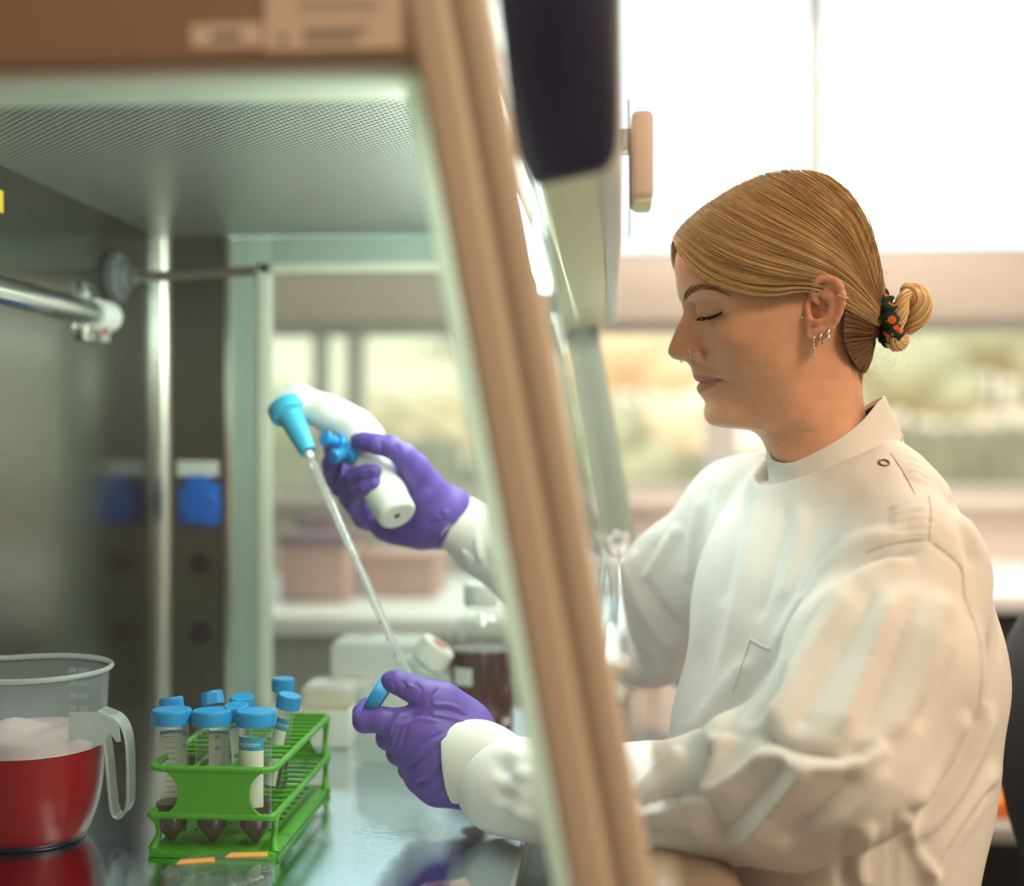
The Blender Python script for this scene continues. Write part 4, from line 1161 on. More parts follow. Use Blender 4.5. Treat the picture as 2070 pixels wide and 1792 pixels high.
ROWS = [  # lateral level, c0, c1, c2, c3, optional c4
 (362, (1548, 362), (1549, 362, 4), (1551, 362, 8), (1554, 362, 10)),
 (385, (1492, 385), (1494, 385, 9), (1498, 385, 17), (1505, 385, 23)),
 (420, (1434, 420), (1436, 420, 12), (1441, 420, 22), (1450, 420, 31)),
 (470, (1386, 470), (1388, 470, 14), (1394, 470, 27), (1406, 470, 38)),
 (520, (1366, 520), (1368, 520, 15), (1375, 520, 29), (1390, 520, 42)),
 (552, (1367, 552), (1369, 552, 15), (1376.5, 552, 29), (1391, 552, 42)),
 (580, (1370, 580), (1372, 580, 13), (1378.5, 581, 28), (1393, 580, 41.5), (1420, 580, 53)),
 (596, (1373.5, 596), (1375.5, 597, 10), (1381.5, 596, 26), (1397, 592, 41), (1424, 590, 53)),
 (608, (1377, 609), (1379.5, 609, 7), (1389, 608, 19), (1404, 603, 36), (1432, 602, 51)),
 (620, (1380.8, 621), (1384.5, 621, 6), (1407, 620, 14.5), (1409, 615, 31), (1443, 614, 48)),
 (631, (1381.5, 631), (1386, 632, 6.5), (1418, 634, 15.5), (1410.5, 630, 31), (1456, 630, 47)),
 (640, (1378.5, 641), (1383.5, 642, 7.2), (1419, 644, 16), (1413.5, 641, 31), (1459, 637, 47.5)),
 (649, (1374, 650), (1380, 651, 8), (1417, 653, 16.5), (1421.5, 650, 31), (1455, 649, 48)),
 (663, (1367.5, 663), (1374.5, 664, 8.5), (1413, 667, 17), (1427, 664, 31), (1451, 664, 48.5)),
 (680, (1360.3, 681), (1367.5, 682, 9), (1411, 687, 16.5), (1429, 684, 29), (1449, 684, 48)),
 (695, (1354.2, 696), (1361.5, 697, 9.8), (1400, 698, 16.5), (1431, 700, 25.5), (1450, 700, 46)),
 (707, (1351, 707), (1358.5, 709, 10), (1405, 709, 18.8), (1431, 713, 22), (1452, 714, 43.5)),
 (717, (1353.5, 716.5), (1361, 718, 9), (1409, 719, 18.6), (1429, 723, 21), (1456, 726, 41)),
 (725, (1364, 725.5), (1371, 726, 6.5), (1411, 728, 16), (1430, 733, 21.5), (1461, 737, 39.5)),
 (731, (1384, 730), (1388, 731, 4.2), (1414, 734.5, 14.5), (1434, 741, 22.5), (1465, 746, 38.5)),
 (739, (1396, 739), (1397.3, 740, 4.6), (1413, 744, 14.5), (1436, 750, 23.5), (1468, 754, 37.5)),
 (750, (1399.8, 750), (1401, 751, 4.8), (1414, 754, 14.5), (1439, 758, 24.5), (1471, 760, 37)),
 (758, (1401.3, 757.5), (1403, 758, 5.2), (1417, 761, 15), (1444, 763, 25), (1474, 765, 36.8)),
 (766, (1405.5, 766), (1407, 766.5, 6.4), (1421, 767, 16), (1450, 765.5, 25.5), (1476, 769, 36.5)),
 (772, (1414.5, 772.8), (1415.6, 772.6, 7), (1430, 770.5, 17), (1457, 766.8, 26), (1477, 772, 36.3)),
 (775, (1413.5, 775), (1414.6, 775, 7), (1429, 773, 17), (1456.5, 769, 26), (1477, 775, 36.2)),
 (782, (1409.8, 782.5), (1411, 782.2, 7), (1425.5, 779, 17), (1453, 774, 26), (1477, 779, 36)),
 (791, (1411.5, 791), (1412.8, 790.5, 7.2), (1428, 787, 17.4), (1452, 782, 26.6), (1478, 786, 35.8)),
 (801, (1418.5, 801), (1419.8, 800.5, 7.8), (1434, 797, 18), (1455, 792, 27.4), (1480, 794, 35.6)),
 (810, (1426, 810.5), (1427, 810, 8.5), (1438.5, 807, 18.6), (1458, 804, 28), (1483, 805, 35.3)),
 (820, (1426.4, 819), (1427.5, 819, 9), (1438, 818, 19), (1459, 816, 28.2), (1486, 816, 35)),
 (833, (1424.2, 832), (1425.6, 832, 9.2), (1436.5, 832, 19), (1460, 831, 28.2), (1488, 831, 34.8)),
 (846, (1427, 847), (1428.8, 847, 9), (1440, 847, 18.4), (1463, 846, 27.4), (1492, 846, 34)),
 (856, (1436, 857.5), (1438, 857.2, 8.4), (1449, 857, 17), (1470, 856, 25.8), (1500, 857, 33)),
 (863, (1454, 863.5), (1456, 863.4, 7.6), (1466, 863, 15), (1485, 863, 24), (1512, 864, 31.5)),
 (868, (1486, 866.8), (1488, 866.8, 7.4), (1496, 867, 14), (1511, 867.5, 22.5), (1532, 868, 31)),
 (873, (1517, 870.3), (1518.5, 870.5, 7.6), (1525, 871, 15), (1536, 872, 23.5), (1553, 874, 32)),
 (886, (1536, 881), (1537.5, 881.5, 8), (1543, 883, 16), (1552, 885, 25), (1566, 887, 34)),
 (906, (1550, 900), (1551, 901, 9), (1556, 903, 18), (1564, 905, 27), (1577, 907, 36)),
 (940, (1563, 935), (1564, 936, 10), (1568, 938, 18), (1576, 941, 26), (1590, 943, 35)),
 (1000, (1590, 1000), (1592, 1000, 10), (1597, 1000, 20), (1604, 1000, 28)),
 (1050, (1600, 1050), (1602, 1050, 10), (1607, 1050, 20), (1614, 1050, 28)),
]
for _l, _d in ((362, 8), (385, 11), (420, 12), (470, 13), (520, 14), (575, 14), (620, 12), (660, 10), (700, 5)):
    r_ = LAT[_l]; k_ = .955 if _l < 600 else .98
    LAT[_l] = [(x, w * k_) for x, w in r_[:4]] + [(r_[4][0] - _d * .7, r_[4][1] * .92), (r_[5][0] - _d, 0)]
def lat(level):
    ks = sorted(LAT); out = []
    for c in range(6):
        out.append((np.interp(level, ks, [LAT[k][c][0] for k in ks]), level, np.interp(level, ks, [LAT[k][c][1] for k in ks])))
    return out
cage = []
for r in ROWS:
    l = lat(r[0]); row = [(*r[1], 0), r[2], r[3], r[4]]
    row.append(r[5] if len(r) > 5 else l[0]); row += l[1:]
    cage.append(row)
cage = np.array(cage, float)
cage[:4, 1:4, 2] *= .93; cage[:3, :4, 1] += 3
cage = np.array(cage, float)                       # rows x 10 x 3
full = np.concatenate([cage, (cage * [1, 1, -1])[:, 8:0:-1]], 1)     # closed ring: 0..9, 8..1 mirrored
SUBR, SUBC = 5, 8
dense = np.stack([catmull(full[:, c], SUBR) for c in range(full.shape[1])], 1)
dense = np.stack([catmull(dense[r], SUBC, True) for r in range(dense.shape[0])], 0)
nr, nc = dense.shape[:2]
# small sculpted details in pixel space, both sides
px_, py_, W_ = dense[..., 0], dense[..., 1], np.abs(dense[..., 2])
sgn = np.sign(dense[..., 2] + 1e-9)
def gauss(cx, cy, sx, sy, cw=None, sw=12, rot=0):
    c, s = math.cos(rot), math.sin(rot); dx, dy = px_ - cx, py_ - cy
    u, v = dx * c + dy * s, -dx * s + dy * c
    g = np.exp(-(u / sx)**2 - (v / sy)**2)
    if cw is not None: g = g * np.exp(-((W_ - cw) / sw)**2)
    return g
dW = 0; dX = 0; dY = 0
dW = dW + 4.6 * gauss(1409, 711, 8.5, 8.5, 18, 10)            # wing of the nose
dW = dW - 3.4 * gauss(1424, 712, 2.8, 12, 22, 10, -0.15)       # crease behind the wing
dW = dW - 3.0 * gauss(1416, 695, 10, 4.5, 19, 9, 0.5)
dY = dY - 9.0 * gauss(1396, 729, 9, 4.5, 9.5, 4.5)             # nostril
dW = dW + 1.3 * gauss(1430, 630, 20, 10, 36, 12)           # bulge of the closed lid
dX = dX - 2.2 * gauss(1418, 632, 16, 9, 32, 10)
dW = dW - 1.5 * gauss(1440, 613, 24, 3.0, 40, 14, -0.05)   # crease above the lid
dX = dX + 2.0 * gauss(1420, 611, 14, 3.5, 30, 12)
dW = dW - 1.5 * gauss(1440, 643, 20, 2.4, 40, 14, -0.25)   # line under the lashes
dW = dW + 1.4 * gauss(1436, 588, 28, 6, 44, 16, 0.1)       # brow ridge
dW = dW - 1.6 * gauss(1459, 767, 6, 4, 26, 8)              # corner of the mouth
dW = dW - 0.8 * gauss(1474, 790, 5, 20, 36, 12, -0.1)
dX = dX + 1.6 * gauss(1425, 772.5, 22, 1.7, 12, 16)        # line between the lips
dW = dW + 2.5 * gauss(1480, 690, 45, 26, 58, 20)           # cheek
dW = dW + 1.0 * gauss(1530, 640, 60, 14, 66, 16)           # cheek bone
dense[..., 0] += dX; dense[..., 1] += dY
dense[..., 2] = np.where(W_ > 0.3, sgn * np.maximum(W_ + dW, 0.2), dense[..., 2])
flat = dense.reshape(-1, 3)
HV = P(flat[:, 0], flat[:, 1], HY - np.abs(flat[:, 2]) * .001)
HV = np.stack([np.broadcast_to(HV[0], len(flat)), np.broadcast_to(HV[1], len(flat)), np.broadcast_to(HV[2], len(flat))], 1) if HV.shape[0] == 3 else HV
HV[:, 1] = HY - flat[:, 2] * .001
HF = []
for r in range(nr - 1):
    for c in range(nc): HF.append((r * nc + c, (r + 1) * nc + c, (r + 1) * nc + (c + 1) % nc, r * nc + (c + 1) % nc))
HF = np.array(HF)
# crown cap
top = HV[:nc].mean(0) + [0, 0, .001]
HV = np.vstack([HV, top]); ti = len(HV) - 1
capF = [(c, (c + 1) % nc, ti) for c in range(nc)]
# ---- ear: implicit, one per side
ek = Field(P(1615, 720, HY - .100) - [.0, .004, .0], P(1725, 545, HY - .052) + [.004, .0, .004], .00085)
def EW(px, py, w): return P(px, py, HY - w * .001)
def echain(pts, rad, k=.0022): ek.chain([EW(*p) for p in pts], [r * .001 for r in rad], k)
echain([(1646, 606, 75), (1642, 590, 78), (1646, 573, 81), (1658, 564, 83), (1674, 562.5, 85), (1689, 568, 87), (1699, 580, 88.5), (1703.5, 597, 89), (1703, 615, 88), (1698, 632, 86), (1690, 648, 83.5), (1680, 662, 81), (1668, 674, 79)], [2.0, 2.2, 2.5, 2.7, 2.8, 2.9, 2.9, 2.8, 2.6, 2.5, 2.6, 2.9, 3.4], .003)
echain([(1668, 674, 79), (1656, 683, 77), (1645, 686, 75.5), (1637, 680, 74), (1636, 668, 73)], [3.4, 3.4, 3.4, 3.0, 2.5])
echain([(1650, 672, 76), (1662, 668, 78)], [4.2, 3.6])
echain([(1670, 583, 80), (1682, 600, 82.5), (1684, 618, 82.5), (1678, 636, 81), (1667, 648, 79.5), (1655, 652, 78), (1647, 650, 77)], [2.9, 3.1, 3.0, 2.7, 2.5, 2.5, 2.0], .0035)
echain([(1655, 592, 77.5), (1668, 598, 79.5), (1680, 606, 82)], [2.6, 2.7, 2.8], .0035)
echain([(1646, 602, 75.5), (1654, 612, 75.5), (1664, 620, 74)], [2.0, 1.9, 1.2], .003)
echain([(1634, 632, 74), (1636, 644, 75), (1634, 656, 74)], [2.2, 2.6, 2.2], .003)
ek.chain([EW(1648, 580, 72), EW(1690, 590, 81), EW(1692, 625, 80), EW(1672, 655, 77)], [.0012] * 4, .002)
# thin shell behind the bowl of the ear
for a, b in (((1660, 575, 77), (1688, 582, 83)), ((1664, 590, 75), (1696, 600, 84)), ((1660, 606, 71.5), (1696, 618, 83)), ((1654, 622, 69.5), (1692, 636, 81.5)), ((1650, 638, 69.5), (1682, 652, 79)), ((1645, 655, 73), (1670, 664, 77.5))):
    ek.cone(EW(*a), EW(*b), .0020, .0020, .004)
ek.chain([EW(1640, 590, 71), EW(1632, 620, 70), EW(1632, 660, 70)], [.003, .003, .003], .003)
EVn, EF = ek.mesh(0)
for _k in range(7): EVn = smooth_mesh(EVn, EF, 1, .6)
EVf = EVn.copy(); EVf[:, 1] = 2 * HY - EVf[:, 1]
M['skin'] = None
def skin():
    m, nt, b = new_mat('skin')
    at = nt.nodes.new('ShaderNodeAttribute'); at.attribute_name = 'tint'; at.attribute_type = 'GEOMETRY'
    tc = nt.nodes.new('ShaderNodeTexCoord')
    n1 = nt.nodes.new('ShaderNodeTexNoise'); n1.inputs['Scale'].default_value = 60; n1.inputs['Detail'].default_value = 4
    nt.links.new(tc.outputs['Object'], n1.inputs['Vector'])
    mr = nt.nodes.new('ShaderNodeMapRange'); mr.inputs[1].default_value = .3; mr.inputs[2].default_value = .7; mr.inputs[3].default_value = .93; mr.inputs[4].default_value = 1.05
    nt.links.new(n1.outputs['Fac'], mr.inputs[0])
    mu = nt.nodes.new('ShaderNodeVectorMath'); mu.operation = 'SCALE'
    nt.links.new(at.outputs['Color'], mu.inputs[0]); nt.links.new(mr.outputs[0], mu.inputs['Scale'])
    nt.links.new(mu.outputs[0], b.inputs['Base Color'])
    n2 = nt.nodes.new('ShaderNodeTexNoise'); n2.inputs['Scale'].default_value = 900; n2.inputs['Detail'].default_value = 2
    nt.links.new(tc.outputs['Object'], n2.inputs['Vector'])
    bp = nt.nodes.new('ShaderNodeBump'); bp.inputs['Strength'].default_value = .12; bp.inputs['Distance'].default_value = .0006
    nt.links.new(n2.outputs['Fac'], bp.inputs['Height']); nt.links.new(bp.outputs[0], b.inputs['Normal'])
    b.inputs['Roughness'].default_value = .48; b.inputs['Specular IOR Level'].default_value = .45
    b.inputs['Subsurface Weight'].default_value = .22; b.inputs['Subsurface Radius'].default_value = (.010, .0045, .0025); b.inputs['Subsurface Scale'].default_value = .5
    return m
M['skin'] = skin()
sm = smooth_mesh(HV, HF, 24, .5)
wgt = np.zeros(len(HV)); fx_ = flat[:, 0]; wgt[:len(flat)] = np.clip((fx_ - 1470) / 30, 0, 1); wgt[:nc * 3] = 0
HV = HV * (1 - wgt[:, None]) + sm * wgt[:, None]
oE = len(HV); oF = oE + len(EVn)
BV = np.vstack([HV, EVn, EVf])
faces = [tuple(f) for f in HF] + capF + [tuple(f) for f in EF + oE] + [tuple(f[::-1]) for f in EF + oF]
body = mobj('body', BV, faces, M['skin'], PER)
# natural skin colouring: lips, blush, ears
bx, by = project(BV)
base = np.array((0.72, 0.390, 0.240)); col = np.tile(base, (len(BV), 1))
def mix(col, mask, c): return col * (1 - mask[:, None]) + np.array(c) * mask[:, None]
g2 = lambda cx, cy, sx, sy, rot=0: np.exp(-(((bx - cx) * math.cos(rot) + (by - cy) * math.sin(rot)) / sx)**2 - ((-(bx - cx) * math.sin(rot) + (by - cy) * math.cos(rot)) / sy)**2)
col = mix(col, .40 * g2(1490, 690, 55, 40), (.62, .26, .17))
col = mix(col, .35 * g2(1380, 705, 34, 26), (.62, .26, .17))
col = mix(col, .5 * (np.arange(len(BV)) >= oE), (.66, .27, .17))
col = mix(col, .35 * g2(1436, 651, 26, 9), (.45, .24, .19))
col = mix(col, .30 * g2(1405, 636, 10, 16), (.42, .25, .22))
def lipmask():
    up = np.clip(1 - np.abs(by - np.interp(bx, [1400, 1415, 1435, 1458], [764.5, 765.5, 765.5, 766.5])) / np.interp(bx, [1400, 1412, 1440, 1459], [8.5, 8.0, 4.5, .5]), 0, 1)
    lo = np.clip(1 - np.abs(by - np.interp(bx, [1408, 1420, 1440, 1458], [785, 783, 776, 768])) / np.interp(bx, [1408, 1418, 1440, 1460], [10.5, 11, 8, .5]), 0, 1)
    m = np.clip(np.maximum(up, lo) * 3, 0, 1) * (bx < 1462) * (bx > 1395) * (by > 755) * (by < 797)
    return m
W3 = np.abs(BV[:, 1] - HY); lm = lipmask() * (W3 < .034)
col = mix(col, .85 * lm, (.50, .20, .17))
for (mx_, my_, s_, d_) in ((1531, 697, 2.2, .4), (1514, 732, 2.0, .35), (1554, 757, 3.0, .3), (1624, 855, 2.2, .55), (1570, 897, 2.2, .4), (1489, 828, 2.2, .35), (1533, 628, 6, .25)):
    col = mix(col, d_ * np.exp(-((bx - mx_)**2 + (by - my_)**2) / s_**2) * (BV[:, 1] < HY), (.28, .12, .08))
at = body.data.color_attributes.new('tint', 'FLOAT_COLOR', 'POINT')
at.data.foreach_set('color', np.hstack([col, np.ones((len(col), 1))]).astype('f4').ravel())

# surface lookup: nearest cage vertex depth at a pixel on the near side
near = np.arange(nr * nc)[(flat[:, 2] > -0.5)]
nbx, nby = bx[near], by[near]
def on_face(px, py, lift=0.0):
    d = (nbx - px)**2 + (nby - py)**2
    k = np.argpartition(d, 6)[:6]; w = 1 / (d[k] + .3)
    cand = BV[near[k], 1]; m = cand < cand.min() + .012
    Yd = (cand[m] * w[m]).sum() / w[m].sum()
    return P(px, py, Yd - lift)
M['brow'] = pmat('brow_hair', (0.27, 0.165, 0.10), .6, noise=.2)
M['lash'] = pmat('lash_hair', (0.006, 0.005, 0.005), .5, noise=.1)
# eyebrows
def strand_set(name, lines, mat, parent, n=3):
    V, F = joinvf([tube_vf(p, r, n, False, False) for p, r in lines]); return mobj(name, V, F, mat, parent)
lines = []; rb = random.Random(5)
bl = catmull([(1382, 606), (1390, 596), (1402, 586), (1417, 581.5), (1432, 582), (1450, 587), (1470, 595)], 10)
wd = np.interp(np.arange(len(bl)), [0, 8, 20, 45, len(bl)], [11, 16, 13, 7.5, 3])
for k in range(320):
    i = min(len(bl) - 2, int(rb.random()**1.15 * (len(bl) - 1))); q = bl[i] + (bl[i + 1] - bl[i]) * rb.random()
    tdir = bl[i + 1] - bl[i]; tdir /= np.linalg.norm(tdir)
    off = (rb.random() - .5) * wd[i]
    s = np.array((q[0], q[1] + off)); f = i / len(bl)
    d = np.array((tdir[0] * (.35 + .9 * f) , tdir[1] * .6 - (0.75 - .9 * f) + .25 * (off < 0) * f)); d /= np.linalg.norm(d)
    L = 6 + 5 * rb.random()
    pts = [on_face(*(s + d * L * t), .0003 + .0007 * t) for t in (0, .5, 1)]
    lines.append((pts, [.00013, .00011, .00004]))
strand_set('eyebrow', lines, M['brow'], PER)
fb_ = [([(x, 2 * HY - y, z) for x, y, z in p], r) for p, r in lines[::2]]
strand_set('eyebrow', fb_, M['brow'], PER)
# eyelashes along the lower edge of the lid
lines = []
ll = catmull([(1413, 641), (1421, 643), (1431, 642.5), (1443, 639), (1453, 634.5), (1460, 630)], 10)
edge = [on_face(q[0], q[1], .0006) for q in ll]
lines.append((edge, np.interp(np.arange(len(edge)), [0, 10, 35, len(edge)], [.0004, .0010, .0010, .0003])))
for k in range(90):
    t = rb.random(); i = int(t * (len(ll) - 1)); q = ll[i]
    s = on_face(q[0], q[1], .0004)
    L = (9 + 7 * rb.random())
    e_px = (q[0] - L * (0.75 - 0.6 * t) + rb.random() * 2, q[1] + L * (.30 + .35 * rb.random()) * (1 - .5 * t))
    e = P(e_px[0], e_px[1], s[1] - .005 - .003 * rb.random())
    m_ = (s + e) / 2 + np.array((0, -.001, -.0012))
    lines.append(([s, m_, e], [.00022, .00018, .00005]))
strand_set('eyelashes', lines, M['lash'], PER)
strand_set('eyelashes', [([(x, 2 * HY - y, z) for x, y, z in p], r) for p, r in lines[::2]], M['lash'], PER)
# piercings
def hoop(name, c, nrm, r, tr, a0=0, a1=360, label=None):
    u, v, _ = frame_of(nrm); pts = [c + r * (math.cos(math.radians(a)) * u + math.sin(math.radians(a)) * v) for a in np.linspace(a0, a1, 28)]
    o = tube(name, pts, tr, M['silver'], PER, 8)
    if label: o['label'] = label
    return o
hoop('nose_ring', on_face(1397, 716, -.0005), (1, -.35, 0.1), .0050, .00055, 0, 360, 'thin silver hoop in the nose wing')
hoop('septum_ring', P(1378, 726, HY - .001), (1, .3, 0), .0036, .0005, 0, 360, 'thin silver ring under the nose')
hoop('helix_ring', P(1704, 598, HY - .089), (0.25, -.35, .9), .0052, .0006, 0, 360, 'silver hoop on the ear rim')
for k, (x_, y_, w_) in enumerate(((1649, 689, 76), (1661, 684, 78.5), (1675, 676, 81))):
    hoop('ear_hoop', P(x_, y_, HY - w_ * .001 - .001), (1, -.55 + .15 * k, -.15), .0048, .0007 if k == 0 else .0011, 0, 360)
tube('ear_chain', [P(1646, 701, HY - .079) + np.array((.0004 * math.sin(i * 2.2), 0, -.0016 * i)) for i in range(8)], [.0006, .0009, .0005, .0009, .0005, .0009, .0005, .0003], M['silver'], PER, 6)
lathe('tragus_stud', [(0, .0014), (.0010, .0010), (.0014, 0), (.0010, -.001), (0, -.0014)], M['silver'], PER, on_face(1621.5, 643, .001), (0, -1, 0), 12)
# ---- hair: combed shell from guides (x, y, half width in mm), then loose strands on top of it
def hairmat(name, c0, c1, c2, rough=.36):
    m, nt, b = new_mat(name)
    at = nt.nodes.new('ShaderNodeAttribute'); at.attribute_name = 'strand'; at.attribute_type = 'GEOMETRY'
    cr = nt.nodes.new('ShaderNodeValToRGB'); e = cr.color_ramp.elements
    e[0].position = 0; e[0].color = (*c0, 1); e[1].position = 1; e[1].color = (*c2, 1)
    k = e.new(.5); k.color = (*c1, 1)
    nt.links.new(at.outputs['Fac'], cr.inputs[0]); nt.links.new(cr.outputs[0], b.inputs['Base Color'])
    b.inputs['Roughness'].default_value = rough; b.inputs['Specular IOR Level'].default_value = .55
    b.inputs['Specular Tint'].default_value = (1.0, .85, .62, 1)
    return m
M['hair'] = hairmat('blond_hair', (.16, .085, .034), (.58, .365, .160), (1.0, .75, .41), .30)
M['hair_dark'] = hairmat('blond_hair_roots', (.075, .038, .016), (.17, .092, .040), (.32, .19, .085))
G = [
 [(1362, 484, 0), (1398, 437, 0), (1468, 387, 0), (1548, 352.5, 0), (1623, 345, 0), (1698, 372, 0), (1750, 447, 0), (1780, 538, 0), (1786, 610, 0)],
 [(1362, 485, 9), (1400, 441, 16), (1470, 393, 21), (1549, 360, 25), (1624, 354, 27), (1697, 381, 26), (1748, 453, 22), (1779, 543, 15), (1786, 613, 6)],
 [(1363, 488, 18), (1404, 451, 30), (1474, 409, 40), (1550, 381, 47), (1624, 377, 51), (1694, 404, 49), (1743, 470, 40), (1776, 555, 25), (1786, 618, 9)],
 [(1364, 491, 26), (1408, 468, 41), (1477, 441, 54), (1550, 421, 63), (1622, 421, 68), (1688, 447, 65), (1736, 501, 52), (1772, 571, 33), (1785, 624, 11)],
 [(1366, 495, 33), (1412, 490, 49), (1480, 478, 62), (1550, 468, 72), (1620, 472, 77), (1682, 496, 74), (1730, 539, 59), (1768, 591, 37), (1784, 630, 12)],
 [(1369, 500, 39), (1416, 516, 54), (1484, 516, 67), (1552, 514, 76), (1620, 519, 80), (1680, 538, 77), (1727, 571, 62), (1764, 609, 38), (1782, 637, 12)],
 [(1372, 506, 43), (1420, 541, 58), (1487, 552, 70), (1556, 556, 77), (1622, 554, 80), (1680, 567, 77), (1724, 596, 63), (1760, 625, 38), (1780, 644, 11)],
 [(1376, 513, 46), (1426, 559, 61), (1493, 579, 71), (1560, 585, 76), (1620, 574, 79), (1674, 580, 78), (1720, 611, 63), (1757, 636, 38), (1778, 651, 10)],
 [(1380, 519, 48), (1432, 571, 62), (1500, 592, 71.5), (1566, 597, 75.5), (1618, 588, 76), (1668, 596, 73), (1716, 626, 61), (1753, 648, 36), (1776, 658, 9)],
]
G = np.array(G, float)
NU, NV = 56, 10
gu = np.stack([catmull(G[:, j], NU // 1 if False else 28) for j in range(G.shape[1])], 1)      # across
gs = np.stack([catmull(gu[i], NV) for i in range(gu.shape[0])], 0)                               # along
nu, nv = gs.shape[:2]
u = np.linspace(0, 1, nu); v = np.linspace(0, 1, nv)
rs = np.random.RandomState(11)
lock = np.zeros(nu)
for f, a in ((9, .5), (17, .7), (31, .9), (57, .8), (90, .8)): lock += a * np.sin(u * f * 6.28 / 1.0 + rs.rand() * 6.28)
lock += rs.randn(nu) * .9
side = gs.copy()
amp = .55 * np.sin(np.pi * np.clip(v, 0, 1))**.5
drift = .8 * np.sin(u[:, None] * 37 + 5 * v[None] + 2 * np.sin(v[None] * 4))
relief = (lock[:, None] * .17 + drift * .3) * amp[None]
def hair_patch(name, guide_px, relief, mat, parent, strands, mirror=True, tint=None, seedbase=0, taper=True):
    nu, nv = guide_px.shape[:2]
    Vp = np.array([P(a, b, HY - w * .001) for a, b, w in guide_px.reshape(-1, 3)])
    Fq = np.array([(i * nv + j, i * nv + j + 1, (i + 1) * nv + j + 1, (i + 1) * nv + j) for i in range(nu - 1) for j in range(nv - 1)])
    N = normals(Vp, Fq)
    ctr = HW(1590, 520, 0)
    if ((Vp - ctr) * N).sum() < 0: N = -N; Fq = Fq[:, ::-1]
    Vd = Vp + N * (relief.reshape(-1, 1) * .001)
    st = np.broadcast_to(tint[:, None], (nu, nv)).ravel() if tint is not None else np.full(nu * nv, .5)
    VV, FF, SS = [Vd], [Fq], [st]; o = len(Vd)
    if mirror:
        Vm = Vd.copy(); Vm[:, 1] = 2 * HY - Vm[:, 1]
        VV.append(Vm); FF.append(Fq[:, ::-1] + o); SS.append(st)
    V = np.vstack(VV); F = np.vstack(FF); S = np.concatenate(SS)
    ob = npobj(name, V, F, mat, parent)
    a = ob.data.attributes.new('strand', 'FLOAT', 'POINT'); a.data.foreach_set('value', S.astype('f4'))
    # loose strands
    grid = Vd.reshape(nu, nv, 3); Ng = N.reshape(nu, nv, 3)
    sv, sf, ss = [], [], []; cnt = 0; r_ = np.random.RandomState(seedbase + 3)
    for k in range(strands):
        uu = r_.rand() * (nu - 1.001); dr = r_.randn() * .9
        a0, a1 = (0, nv - 1) if r_.rand() < .45 else sorted(r_.randint(0, nv - 1, 2))
        if a1 - a0 < 8: continue
        js = np.arange(a0, a1 + 1, 3); tt = (js - a0) / max(1, a1 - a0)
        ui = np.clip(uu + dr * np.sin(tt * 3.0) * 1.2, 0, nu - 1.001); i0 = ui.astype(int); f = (ui - i0)[:, None]
        pts = grid[i0, js] * (1 - f) + grid[i0 + 1, js] * f; nn = Ng[i0, js]
        lift = .0003 + .0011 * r_.rand() + (.0022 * r_.rand() * np.sin(tt * np.pi)[:, None] if r_.rand() < .12 else 0)
        pts = pts + nn * lift
        rad = .00011 + .00013 * r_.rand()
        rr = rad * (np.sin(np.pi * np.clip(tt * .9 + .08, 0, 1))**.4)
        tv, tf = tube_vf(pts, rr, 3, False, False)
        c_ = np.clip(.55 + .32 * r_.randn(), 0, 1)
        for mir in ((1,) if not mirror or r_.rand() < .5 else (1, -1)):
            tva = np.array(tv)
            if mir < 0: tva[:, 1] = 2 * HY - tva[:, 1]
            sv.append(tva); sf.append(np.array(tf) + cnt); ss.append(np.full(len(tva), c_)); cnt += len(tva)
    return ob, (np.vstack(sv), np.vstack(sf), np.concatenate(ss))
tint = np.clip(.30 + .10 * lock / lock.std(), 0, 1)
hair, st1 = hair_patch('hair', gs, relief * .2 - 1.8, M['hair'], PER, 30, True, tint, 0)
# combed layer: every lock is rooted on the parting along the crown and drawn down and back to the bun
shell = gs.reshape(-1, 3)
shs = shell[::3]
gxs, gys = np.arange(1352, 1802, 5.0), np.arange(336, 674, 5.0)
pts_ = np.stack(np.meshgrid(gxs, gys, indexing='ij'), -1).reshape(-1, 2); W2 = np.empty(len(pts_))
for c0_ in range(0, len(pts_), 600):
    q_1 = pts_[c0_:c0_ + 600]; d_ = ((q_1[:, None] - shs[None, :, :2])**2).sum(-1); k_ = np.argpartition(d_, 6, 1)[:, :6]
    w_1 = 1 / (np.take_along_axis(d_, k_, 1) + 3.0); W2[c0_:c0_ + 600] = (shs[k_, 2]**2 * w_1).sum(1) / w_1.sum(1)
W2 = W2.reshape(len(gxs), len(gys)); Wp = np.pad(W2, 1, mode='edge'); W2 = sum(Wp[a:a + W2.shape[0], b:b + W2.shape[1]] for a in range(3) for b in range(3)) / 9
def shellW(px, py):
    a = np.clip((px - gxs[0]) / 5, 0, len(gxs) - 1.01); b = np.clip((py - gys[0]) / 5, 0, len(gys) - 1.01); i_, j_ = a.astype(int), b.astype(int); f_, g_1 = a - i_, b - j_
    return np.sqrt(np.maximum(0, (W2[i_, j_] * (1 - f_) + W2[i_ + 1, j_] * f_) * (1 - g_1) + (W2[i_, j_ + 1] * (1 - f_) + W2[i_ + 1, j_ + 1] * f_) * g_1))
